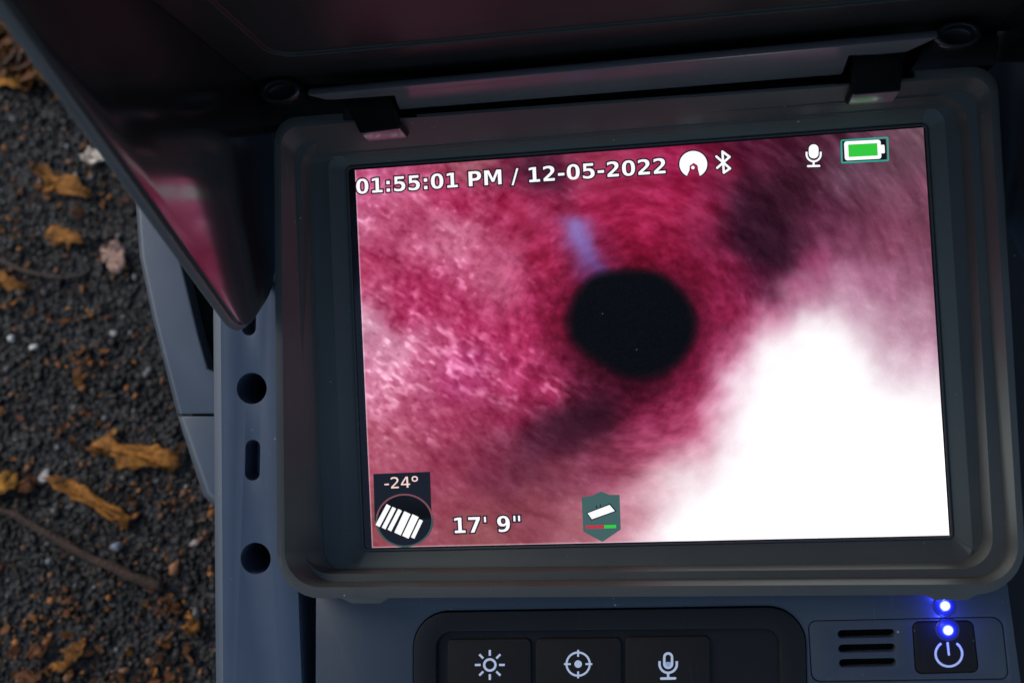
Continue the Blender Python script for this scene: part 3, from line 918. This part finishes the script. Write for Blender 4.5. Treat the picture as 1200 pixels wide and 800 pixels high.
# -- writing and symbols on the display
# letter outlines in units of 1/2048 em: M move, L line, Q curve (control, end)
GLYPHS = {
 '0': (1425, "M942 748Q942 1028 889 1142Q837 1257 713 1257Q589 1257 536 1142Q483 1028 483 748Q483 465 536 349Q589 233 713 233Q836 233 889 349Q942 465 942 748 M1327 745Q1327 374 1167 172Q1007 -29 713 -29Q418 -29 258 172Q98 374 98 745Q98 1117 258 1318Q418 1520 713 1520Q1007 1520 1167 1318Q1327 1117 1327 745"),
 '1': (1425, "M240 266L580 266L580 1231L231 1159L231 1421L578 1493L944 1493L944 266L1284 266L1284 0L240 0"),
 '2': (1425, "M590 283L1247 283L1247 0L162 0L162 283L707 764Q780 830 815 893Q850 956 850 1024Q850 1129 779 1193Q709 1257 592 1257Q502 1257 395 1218Q288 1180 166 1104L166 1432Q296 1475 423 1497Q550 1520 672 1520Q940 1520 1088 1402Q1237 1284 1237 1073Q1237 951 1174 845Q1111 740 909 563"),
 '5': (1425, "M217 1493L1174 1493L1174 1210L524 1210L524 979Q568 991 612 997Q657 1004 705 1004Q978 1004 1130 867Q1282 731 1282 487Q1282 245 1116 108Q951 -29 657 -29Q530 -29 405 -4Q281 20 158 70L158 373Q280 303 389 268Q499 233 596 233Q736 233 816 301Q897 370 897 487Q897 605 816 673Q736 741 596 741Q513 741 419 719Q325 698 217 653"),
 '7': (1425, "M139 1493L1274 1493L1274 1276L687 0L309 0L865 1210L139 1210"),
 '9': (1425, "M205 27L205 303Q297 259 381 238Q465 216 547 216Q719 216 815 311Q911 407 928 595Q860 545 783 520Q706 495 615 495Q383 495 240 630Q98 766 98 987Q98 1231 256 1375Q415 1520 682 1520Q979 1520 1141 1320Q1304 1120 1304 754Q1304 378 1114 174Q924 -29 574 -29Q461 -29 358 -15Q255 0 205 27 M680 751Q783 751 835 817Q886 884 886 1018Q886 1151 835 1218Q783 1285 680 1285Q577 1285 525 1218Q474 1151 474 1018Q474 884 525 817Q577 751 680 751"),
 'P': (1501, "M188 1493L827 1493Q1112 1493 1264 1366Q1417 1240 1417 1006Q1417 771 1264 644Q1112 518 827 518L573 518L573 0L188 0 M573 1214L573 797L786 797Q898 797 959 851Q1020 906 1020 1006Q1020 1106 959 1160Q898 1214 786 1214"),
 'M': (2038, "M188 1493L678 1493L1018 694L1360 1493L1849 1493L1849 0L1485 0L1485 1092L1141 287L897 287L553 1092L553 0L188 0"),
 '/': (748, "M526 1493L748 1493L221 -190L0 -190"),
 '-': (850, "M111 735L739 735L739 444L111 444"),
 ':': (819, "M229 1120L590 1120L590 750L229 750 M229 360L590 360L590 0L229 0"),
 "'": (627, "M205 1493L422 1493L422 938L205 938"),
 '"': (1067, "M205 1493L422 1493L422 938L205 938 M645 1493L862 1493L862 938L645 938"),
 ' ': (713, ""),
 # lighter cut for the small reading
 't-': (739, "M100 660L639 660L639 470L100 470"),
 't2': (1303, "M393 190L1098 190L1098 -10L150 -10L150 180Q265 299 463 499Q662 700 713 758Q810 857 848 932Q887 1008 887 1081Q887 1190 803 1260Q720 1330 586 1330Q491 1330 385 1297Q280 1264 160 1200L160 1425Q282 1475 388 1500Q494 1525 582 1525Q814 1525 952 1409Q1100 1293 1100 1094Q1100 1002 1060 915Q1021 830 935 735Q905 706 771 567Q637 429 393 190"),
 't4': (1303, "M774 1300L290 540L774 540 M710 1493L985 1493L985 540L1198 540L1198 352L985 352L985 0L770 0L770 352L90 352L90 557"),
 't\u00b0': (1024, "M512 1350Q620 1350 680 1285Q740 1220 740 1130Q740 1040 680 975Q620 910 512 910Q404 910 344 975Q284 1040 284 1130Q284 1220 344 1285Q404 1350 512 1350 M512 1520Q690 1520 800 1410Q900 1300 900 1130Q900 960 800 850Q690 750 512 750Q334 750 224 850Q124 960 124 1130Q124 1300 224 1410Q334 1520 512 1520"),
}


def outline(d):
    out, cur = [], None
    i = 0
    import re
    for cmd, body in re.findall(r'([MLQ])([^MLQ]*)', d):
        nums = [float(x) for x in body.split()]
        if cmd == 'M': cur = [(nums[0], nums[1])]; out.append(cur)
        elif cmd == 'L': cur.append((nums[0], nums[1]))
        else:
            p0 = cur[-1]
            for k_ in range(1, 5):
                t_ = k_ / 4
                cur.append(tuple((1 - t_) ** 2 * p0[a] + 2 * t_ * (1 - t_) * nums[a] + t_ * t_ * nums[2 + a] for a in (0, 1)))
    for c in out:
        if abs(c[0][0] - c[-1][0]) + abs(c[0][1] - c[-1][1]) < 2: c.pop()
    return out


def writing(name, s, start, end, em_px, mat, off, z, light=False):
    """Letters between two measured ends of the base line; off widens them (px) for the dark edging."""
    keys = [('t' + c if light else c) for c in s]
    total = sum(GLYPHS[k_][0] for k_ in keys)
    a, b_ = P(*start, z), P(*end, z)
    ex = b_ - a; sx = ex.length / total; ex = ex.normalized(); ey = Vector((-ex.y, ex.x, 0))
    sy = em_px * (CAMC[2] / F) / 1493.0
    cu = bpy.data.curves.new('g', 'CURVE'); cu.dimensions = '2D'; cu.fill_mode = 'BOTH'
    cu.offset = off * CAMC[2] / F * 10
    x = 0
    for k_ in keys:
        wd, d = GLYPHS[k_]
        for c in outline(d):
            sp_ = cu.splines.new('POLY'); sp_.points.add(len(c) - 1); sp_.use_cyclic_u = True
            for q_, (gx_, gy_) in zip(sp_.points, c): q_.co = ((x + gx_) * sx * 10, gy_ * sy * 10, 0, 1)
        x += wd
    o = bpy.data.objects.new('g', cu); COL.objects.link(o)
    dg = bpy.context.evaluated_depsgraph_get(); dg.update()
    gm_ = bpy.data.meshes.new_from_object(o.evaluated_get(dg))
    V = [a + ex * (v.co.x / 10) + ey * (v.co.y / 10) for v in gm_.vertices]
    Fc = [tuple(p.vertices) for p in gm_.polygons]
    bpy.data.objects.remove(o); bpy.data.curves.remove(cu); bpy.data.meshes.remove(gm_)
    return link(name, mesh(V, Fc), mat, screen)


CLOCK = '01:55:01 PM / 12-05-2022'
writing('clock_outline', CLOCK, (416.5, 227.5), (782.5, 203), 18, M['lit_dark'], 1.5, 0.004)
writing('clock_text', CLOCK, (416.5, 227.5), (782.5, 203), 18, M['lit_white'], -0.22, 0.008)
writing('distance_outline', '17\' 9"', (530, 624.5), (613, 622), 18.5, M['lit_dark'], 1.5, 0.004)
writing('distance_text', '17\' 9"', (530, 624.5), (613, 622), 18.5, M['lit_white'], -0.22, 0.008)


def sym(name, mat, z=0.008, parent=None):
    return Flat(z), name, mat, (parent or screen)


def put(f): f[0].build(f[1], f[2], f[3])


# locator disc with a keyhole notch
def locator(name, mat, grow, z):
    f = Flat(z)
    c = (812.5, 192.5); r = 16.3 + grow
    pts = []
    for i in range(41):
        a = math.radians(118 + (422 - 118) * i / 40)
        pts.append((c[0] + r * math.cos(a), c[1] + 0.95 * r * math.sin(a)))
    pts += [(c[0] + 5.5 - grow, c[1] + 6.5), (c[0] + 5.0, c[1] + 1.5), (c[0] + 0.5, c[1] - 1.5), (c[0] - 4.2, c[1] + 1.6), (c[0] - 4.5 + grow, c[1] + 7)]
    f.poly(pts)
    f.build(name, mat, screen)


locator('locator_outline', M['lit_dark'], 1.6, 0.004)
locator('locator_symbol', M['lit_white'], 0, 0.008)
f = Flat(0.010); f.disc((812, 196.5), 2.0); f.build('locator_dot', M['lit_white'], screen)


def rune(name, mat, wd, z):
    f = Flat(z)
    path = [(839.5, 183.5), (855.5, 197.5), (848.2, 202.4), (846.6, 177.8), (855.0, 184), (840.5, 196.8)]
    for i in range(len(path) - 1):
        f.z = z + 0.0004 * i
        f.bar(path[i], path[i + 1], wd, True)
    f.build(name, mat, screen)


rune('wireless_outline', M['lit_dark'], 5.6, 0.004)
rune('wireless_symbol', M['lit_white'], 2.7, 0.008)


def microphone(name, mat, c, k, g, z, parent, hollow=False):
    """Microphone sign centred on c, k its scale, g the extra width of an outline."""
    f = Flat(z)
    if hollow:
        f.arc((c[0], c[1] - 8.2 * k), 3.7 * k, 2.4 * k, 180, 360, 16)
        f.arc((c[0], c[1] - 1.8 * k), 3.7 * k, 2.4 * k, 0, 180, 16)
        f.bar((c[0] - 3.7 * k, c[1] - 8.2 * k), (c[0] - 3.7 * k, c[1] - 1.8 * k), 2.4 * k)
        f.bar((c[0] + 3.7 * k, c[1] - 8.2 * k), (c[0] + 3.7 * k, c[1] - 1.8 * k), 2.4 * k)
    else:
        f.rrect((c[0], c[1] - 5.0 * k), 11.5 * k + g, 16.5 * k + g, 5.4 * k)
    f.z = z + .0005
    f.arc((c[0], c[1] - 1.6 * k), 8.3 * k, 2.3 * k + g, 0, 180, 20)
    f.z = z + .001
    f.bar((c[0] - 8.3 * k, c[1] - 4.5 * k), (c[0] - 8.3 * k, c[1] - 1.5 * k), 2.3 * k + g)
    f.bar((c[0] + 8.3 * k, c[1] - 4.5 * k), (c[0] + 8.3 * k, c[1] - 1.5 * k), 2.3 * k + g)
    f.z = z + .0015
    f.bar((c[0], c[1] + 6.4 * k), (c[0], c[1] + 12 * k), 2.4 * k + g)
    f.z = z + .002
    f.bar((c[0] - 6.6 * k, c[1] + 12.3 * k), (c[0] + 6.6 * k, c[1] + 12.0 * k), 2.5 * k + g, True)
    f.build(name, mat, parent)


microphone('microphone_outline', M['lit_dark'], (953.5, 182.5), 1.0, 2.2, 0.003, screen)
microphone('microphone_symbol', M['lit_white'], (953.5, 182.5), 1.0, 0, 0.008, screen)
f = Flat(.0115); f.arc((953.5, 181), 6.1, 0.8, 5, 175, 14); f.build('microphone_line', M['lit_dark'], screen)

# battery
f = Flat(.004); f.rrect((1013, 176.3), 51, 24, 1, -2.6); f.build('battery_ground', M['lit_black'], screen)
f = Flat(.006)
q4 = [(986, 164.8), (1040, 161.3), (1041, 188), (986.5, 190.8)]
for i in range(4): f.z = .006 + .0003 * i; f.bar(q4[i], q4[(i + 1) % 4], 1.8)
f.build('battery_border', M['lit_teal'], screen)
f = Flat(.008); f.rrect((1011, 176), 43, 22.5, 3.2, -3); f.rrect((1034, 174.8), 5.5, 10, 1.2, -3); f.build('battery_symbol', M['lit_white'], screen)
f = Flat(.010); f.rrect((1011.3, 176), 34, 14.5, .5, -3); f.build('battery_charge', M['lit_green'], screen)

# tilt gauge
f = Flat(.003); f.poly([(437.5, 555), (504, 552.5), (506, 608), (439, 610)]); f.disc((474, 610), 34, 0.9); f.build('gauge_ground', M['lit_black'], screen)
f = Flat(.005); f.arc((474, 609.5), 32.6, 2.0, 190, 355, 40, .93); f.build('gauge_ring_top', M['lit_rose'], screen)
f = Flat(.005); f.arc((474, 609.5), 32.6, 2.2, 355 - 360, 190, 40, .93); f.build('gauge_ring_bottom', M['lit_slate'], screen)
f = Flat(.007)
for (tx, ty, bx_, by, wd) in ((455.5, 591.5, 442.5, 615.8, 5.4), (462.0, 594.5, 449.5, 618.8, 4.8), (468.8, 597, 456.3, 621.2, 4.8),
                              (477.5, 600.3, 465.8, 625.2, 8.2), (487.0, 603.8, 475.0, 629.0, 8.2), (493.6, 608.8, 483.5, 630.0, 4.4)):
    f.bar((tx, ty), (bx_, by), wd)
f.build('gauge_bars', M['lit_white'], screen)
writing('gauge_text', '-24\u00b0', (450, 572.3), (491.5, 570.2), 13, M['lit_pale'], 0.0, 0.007, True)

# shield badge
f = Flat(.004); f.poly([(681.5, 582.5), (694, 580.5), (704.5, 575.5), (714, 579.5), (726, 579.5), (727.5, 620), (706, 634.5), (683.5, 622.5)])
f.build('shield_badge', M['lit_shield'], screen)
f = Flat(.006); f.poly([(687, 600.5), (715, 589.5), (722.5, 598.8), (693, 609.5)]); f.build('shield_plate_outline', M['lit_black'], screen)
f = Flat(.008); f.poly([(688.6, 601), (714.4, 591.2), (720.5, 598.4), (693.6, 608)]); f.build('shield_plate', M['lit_white'], screen)
f = Flat(.007); f.bar((699, 595), (699, 592), 1.2); f.bar((703.5, 594), (703.5, 590.5), 1.0); f.build('shield_pin', M['lit_black'], screen)
f = Flat(.006); f.bar((686.5, 617.2), (708, 616.8), 4); f.build('level_red', M['lit_red'], screen)
f = Flat(.006); f.bar((708.2, 616.8), (722, 616.4), 4); f.build('level_green', M['lit_green'], screen)

# ------------------------------------------------------------------ hood
XL, XR = -10.15, 9.62           # inner faces of the two side flaps


def slab_x(prof, xa, xb):       # prism along x; prof in (y, z)
    return loft([[Vector((xa, y, z)) for y, z in prof], [Vector((xb, y, z)) for y, z in prof]])


def round_poly(pts, rs, n=6):
    out = []
    m = len(pts)
    for i in range(m):
        p, a, b_ = Vector(pts[i]), Vector(pts[i - 1]), Vector(pts[(i + 1) % m])
        r = rs[i]
        if r == 0: out.append(tuple(p)); continue
        s_, e_ = p + (a - p).normalized() * r, p + (b_ - p).normalized() * r
        for k_ in range(n + 1):
            t_ = k_ / n
            out.append(tuple(s_ * (1 - t_) ** 2 + p * 2 * t_ * (1 - t_) + e_ * t_ * t_))
    return out


YL, SL, ZB = 7.72, 0.03, 1.0     # lid face: y = YL + SL * (z - 2.7)
ly = lambda z: YL + SL * (z - 2.7)
ZT = 15.6
TIP = (0.72, 3.35)
prof = round_poly([TIP, (ly(ZT) - .6, ZT - 0.3), (ly(ZT) + .25, ZT - .1), (ly(ZB) + .25, .9), (2.2, 1.02)], [0.8, .4, .2, 0, 1.0])
lidp = [(ly(ZB), ZB), (ly(ZT), ZT), (ly(ZT) + .35, ZT), (ly(ZB) + .35, ZB)]
lid_me = slab_x(lidp, XL - .02, XR + .02)


def rq2(xa, xb, za, zb, r):
    return rquad([Vector((xa, zb, 0)), Vector((xb, zb, 0)), Vector((xb, za, 0)), Vector((xa, za, 0))], r)


# shallow recessed field in the lid's inner face
lpo = rq2(-8.95, 9.2, 3.75, 14.8, .7)
cut = loft([[Vector((p.x, ly(p.y) - .4, p.y)) for p in lpo], [Vector((p.x, ly(p.y) + .10, p.y)) for p in lpo]])
lid = part('hood_lid', finish(lid_me, [cut], bevel=0.06, seg=3), M['lid'])
for sx, xf in ((-1, XL), (1, XR)):
    pf = prof if sx < 0 else [(y, z if z > 1.1 else -1.2) for y, z in prof]
    fl = slab_x(pf, xf, xf + sx * .20)
    link('side_flap', finish(fl, bevel=0.05, seg=3), M['hood'], lid)
    # rim bead along the free edge
    Vv, Ff = [], []
    path = [Vector((xf + sx * .25, y, z)) for y, z in round_poly([(2.35, 1.05), (TIP[0] + .04, TIP[1] - .03), (ly(ZT) - .60, ZT - .36)], [0, .8, 0], 8)]
    for i, p in enumerate(path):
        d = (path[min(i + 1, len(path) - 1)] - path[max(i - 1, 0)]).normalized()
        nn = d.cross(Vector((1, 0, 0))).normalized()
        for k_ in range(10):
            t_ = 2 * math.pi * k_ / 10
            Vv.append(p + nn * .17 * math.cos(t_) + Vector((1, 0, 0)) * .13 * math.sin(t_))
    for i in range(len(path) - 1):
        for k_ in range(10):
            Ff.append((i * 10 + k_, i * 10 + (k_ + 1) % 10, (i + 1) * 10 + (k_ + 1) % 10, (i + 1) * 10 + k_))
    me = mesh(Vv, Ff); fix(me)
    for p in me.polygons: p.use_smooth = True
    link('rim_bead', me, M['rim'], lid)

# hinge strip on the lid's foot: a steep plate across the top wall
zs0, zs1 = 1.65, 2.6
st = [P(440, 131.5, zs0), P(1010, 86, zs0), P(1100, 44, zs1), P(360, 112, zs1)]
bk = [Vector((p.x, p.y + .22, p.z - .10)) for p in st]
V8 = st + bk
hs = mesh(V8, [(0, 1, 2, 3), (7, 6, 5, 4), (0, 4, 5, 1), (1, 5, 6, 2), (2, 6, 7, 3), (3, 7, 4, 0)]); fix(hs)
notchL = loft([[P(372, 175, .2), P(480, 168, .2), P(480, 112, .2), P(372, 118, .2)], [P(372, 160, 3.0), P(478, 152, 3.0), P(455, 112, 3.0), P(372, 118, 3.0)]])
notchR = loft([[P(984, 130, .2), P(1084, 120, .2), P(1084, 66, .2), P(984, 70, .2)], [P(985, 130, 3.0), P(1085, 120, 3.0), P(1084, 57, 3.0), P(999, 63, 3.0)]])
for c_ in (notchL, notchR): fix(c_)
strip = part('hinge_strip', finish(hs, [notchL, notchR], bevel=0.03), M['hinge'])
# hollow barrel between strip and lid
bar_prof = [(7.0, 0.5), (7.1, 1.3), (7.3, 1.2), (7.5, 1.2), (ly(2) - .01, 1.5), (ly(2) - .01, 0.5)]
part('hinge_bar', finish(slab_x(bar_prof, XL + .03, XR - .03), bevel=0.03), M['black'])
# dark floor behind the clips
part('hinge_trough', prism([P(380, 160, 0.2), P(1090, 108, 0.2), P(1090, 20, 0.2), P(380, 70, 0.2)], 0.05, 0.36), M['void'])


def clip(top_pts, low_pts, foot_pts, name='hinge_clip'):
    """Hook: a wide tongue coming down from the lid and turned under to a small lit face."""
    A = [P(u, v, z) for u, v, z in top_pts]; B = [P(u, v, z) for u, v, z in low_pts]; C_ = [P(u, v, z) for u, v, z in foot_pts]
    dn = Vector((0, 0.25, -0.35))
    front = [A[0], A[1], B[1], B[0], C_[0], C_[1]]
    back = [p + dn for p in front]
    V = front + back
    Fc = [(0, 1, 2, 3), (3, 2, 5, 4), (6, 9, 8, 7), (9, 10, 11, 8), (0, 6, 7, 1), (4, 5, 11, 10), (0, 3, 9, 6), (3, 4, 10, 9), (1, 7, 8, 2), (2, 8, 11, 5)]
    me = mesh(V, Fc)
    me.materials.append(M['black']); me.materials.append(M['hinge'])
    me.polygons[1].material_index = 1  # black tongue, paler foot: reflected dark and glow put into the colours
    fix(me)
    return part(name, finish(me, bevel=0.06, seg=3), None)


clip([(402, 116, 1.8), (455, 111, 1.8)], [(421, 157, 2.2), (468, 151, 2.2)], [(431, 167, 1.35), (478, 162, 1.35)])
clip([(1001, 62, 1.8), (1062, 57, 1.8)], [(998, 112, 2.2), (1056, 107, 2.2)], [(992, 124, 1.35), (1046, 121, 1.35)])

# ears carrying the pivots, with a round pivot screw each
for (u, v, pts) in ((327, 106, [(305, 148), (430, 139), (400, 112), (372, 104), (305, 108)]), (1123, 40, [(1066, 84), (1168, 76), (1172, 40), (1100, 44), (1086, 52)])):
    ear = [P(a, b_, 1.75) for a, b_ in pts]
    part('hinge_ear', finish(prism(ear, 0.9, 1.72), bevel=0.06), M['black'])
    c = P(u, v, 2.5)
    lp = [circle(c, .60, 1.6, sy=.58), circle(c, .60, 2.42, sy=.58), circle(c, .54, 2.5, sy=.58), circle(c, .40, 2.5, sy=.58), circle(c, .36, 2.3, sy=.58)]
    part('pivot_screw', finish(loft(lp), bevel=0.03), M['pivot'])

# ------------------------------------------------------------------ control panel
zp = 0.95
pl = [P(370, 690, zp), P(1180, 680, zp), P(1202, 838, zp), P(1208, 1000, zp), P(369, 1000, zp)]
kb = rquad([P(484, 716, zp), P(944, 709, zp), P(948, 960, zp), P(484, 960, zp)], [1.0, 1.0, .6, .6])
sub = rquad([P(947, 727, zp), P(1175, 722, zp), P(1183, 796, zp), P(951, 799, zp)], [.2, .3, .2, .25])
cut_k = prism(kb, zp - .25, zp + .5)
cut_s = prism(sub, zp - .6, zp + .5)
part('control_panel', finish(prism(pl, -1.0, zp), [cut_k, cut_s], bevel=0.03), M['panel'])
# hollow gap between rail and panel is open to the case below
# keypad frame
ko = rquad([P(485, 717, zp), P(943, 710, zp), P(947, 958, zp), P(485, 958, zp)], [.98, .98, .6, .6])
ki = rquad([P(511, 739, zp), P(914, 735, zp), P(917, 932, zp), P(511, 932, zp)], [.45, .45, .4, .4])
ki2 = rquad([P(514, 742, zp), P(911, 738, zp), P(914, 929, zp), P(514, 929, zp)], [.4, .4, .4, .4])
kl = [atz(ko, zp - .24), atz(ko, zp + .06), atz(ki, zp + .06), atz(ki2, zp - .16), atz(ki2, zp - .24)]
kf = loft(kl + [kl[0]], False, False)
bm = bmesh.new(); bm.from_mesh(kf); bmesh.ops.remove_doubles(bm, verts=bm.verts, dist=1e-7)
bmesh.ops.recalc_face_normals(bm, faces=bm.faces); bm.to_mesh(kf); bm.free()
part('keypad_frame', finish(kf, bevel=0.03), M['black'])
part('keypad_bed', prism(ki, zp - .245, zp - .12), M['black'])


def key(u0, u1, v0):
    lp = rquad([P(u0, v0 + .6, zp), P(u1, v0 - .6, zp), P(u1 + 1, v0 + 101, zp), P(u0, v0 + 101, zp)], .14, 5)
    return part('key', finish(prism(lp, zp - .19, zp - .02), bevel=0.035, seg=3), M['keys'])


zk = zp - .016
k1 = key(524, 622, 749)
f = Flat(zk); f.arc((574, 778.5), 6.6, 2.8)
for i in range(8):
    a = math.radians(45 * i)
    f.bar((574 + 10.8 * math.cos(a), 778.5 + 10.8 * math.sin(a)), (574 + 17.5 * math.cos(a), 778.5 + 17.5 * math.sin(a)), 2.6)
f.build('brightness_symbol', M['print'], k1)
k2 = key(628, 728, 748)
f = Flat(zk); f.arc((677.5, 777.5), 13.6, 2.4); f.z += .0005; f.disc((677.5, 777.5), 4.4)
for i in range(4):
    a = math.radians(90 * i); f.z += .0003
    f.bar((677.5 + 8.6 * math.cos(a), 777.5 + 8.6 * math.sin(a)), (677.5 + 16.6 * math.cos(a), 777.5 + 16.6 * math.sin(a)), 2.3)
f.build('target_symbol', M['print'], k2)
k3 = key(733, 832, 746)
microphone('microphone_symbol', M['print'], (783, 779.5), 1.22, 0, zk, k3, hollow=True)
f = Flat(zk - .0005); f.rrect((783, 778.5), 9, 7, 3); f.build('microphone_fill', flat('blue_print', (0.36, 0.46, 0.60), .5), k3)

# speaker panel with three slots, and the power key
sp_o = rquad([P(948, 728, zp), P(1174, 723, zp), P(1182, 795, zp), P(952, 798, zp)], [.18, .28, .18, .23])
sl = []
for i, vv in enumerate((743.0, 760.0, 777.0)):
    u0, u1 = 983 + i * .8, 1048 + i * .8
    a, b_ = P(u0 + 4, vv, zp), P(u1 - 4, vv - 1.2, zp); r = 4.6 * (CAMC[2] - zp) / F
    lp = [Vector((b_.x + r * math.cos(t_), b_.y + r * math.sin(t_), 0)) for t_ in np.linspace(-math.pi / 2, math.pi / 2, 9)] + \
         [Vector((a.x + r * math.cos(t_), a.y + r * math.sin(t_), 0)) for t_ in np.linspace(math.pi / 2, 3 * math.pi / 2, 9)]
    sl.append(prism(lp, zp - .6, zp + .3))
pw = rquad([P(1069, 728, zp), P(1141, 726.5, zp), P(1148, 788, zp), P(1073, 790, zp)], .18)
pw_in = rquad([P(1070, 728.8, zp), P(1140.2, 727.3, zp), P(1147, 787.2, zp), P(1074.1, 789.2, zp)], .16)
part('speaker_panel', finish(prism(sp_o, zp - .3, zp - .03), sl + [prism(pw, zp - .6, zp + .2)], bevel=0.03), M['panel'])
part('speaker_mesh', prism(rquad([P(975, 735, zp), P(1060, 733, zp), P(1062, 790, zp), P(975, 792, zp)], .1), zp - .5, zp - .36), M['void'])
pk = part('power_key', finish(prism(pw_in, zp - .35, zp - .01), bevel=0.05, seg=3), M['keys'])
zq = zp - .005
f = Flat(zq); f.arc((1112, 765.5), 15.6, 2.8, -55, 235, 34, .95); f.z += .0005; f.bar((1110.5, 753), (1112, 766.5), 2.6, True)
f.build('power_symbol', M['print'], pk)
f = Flat(zq); f.poly([(1110, 748), (1113.5, 746), (1113.5, 749.5)]); f.build('power_mark', M['print'], pk)


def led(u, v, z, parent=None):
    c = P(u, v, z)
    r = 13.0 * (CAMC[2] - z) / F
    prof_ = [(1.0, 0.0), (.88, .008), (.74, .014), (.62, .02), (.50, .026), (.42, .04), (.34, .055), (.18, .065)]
    cols_ = [(0, 0, .015), (0, 0, .06), (0, 0, .20), (0, 0, .50), (.005, .01, .9), (.10, .18, 1.2), (.75, .85, 1.4), (.95, 1, 1.5)]  # outer blue rings paint the glow round the lamp
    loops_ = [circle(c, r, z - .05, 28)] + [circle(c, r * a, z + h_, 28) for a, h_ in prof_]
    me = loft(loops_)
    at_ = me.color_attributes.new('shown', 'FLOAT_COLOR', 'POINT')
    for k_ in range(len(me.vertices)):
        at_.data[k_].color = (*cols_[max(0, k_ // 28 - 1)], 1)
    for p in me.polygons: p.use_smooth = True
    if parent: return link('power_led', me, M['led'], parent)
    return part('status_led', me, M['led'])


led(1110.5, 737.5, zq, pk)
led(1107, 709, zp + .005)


# the two lamps' own light on the plastic round them
for u_, v_ in ((1110.5, 737.5), (1107, 709)):
    ld = bpy.data.lights.new('led_light', 'POINT')
    ld.energy = 0.0022
    ld.color = (0.03, 0.05, 1.0)
    ld.shadow_soft_size = 0.0
    lo = bpy.data.objects.new('led_light', ld)
    COL.objects.link(lo)
    lo.parent = root
    c = P(u_, v_, zp + .30)
    lo.location = (c.x * S, c.y * S, (H + c.z) * S)
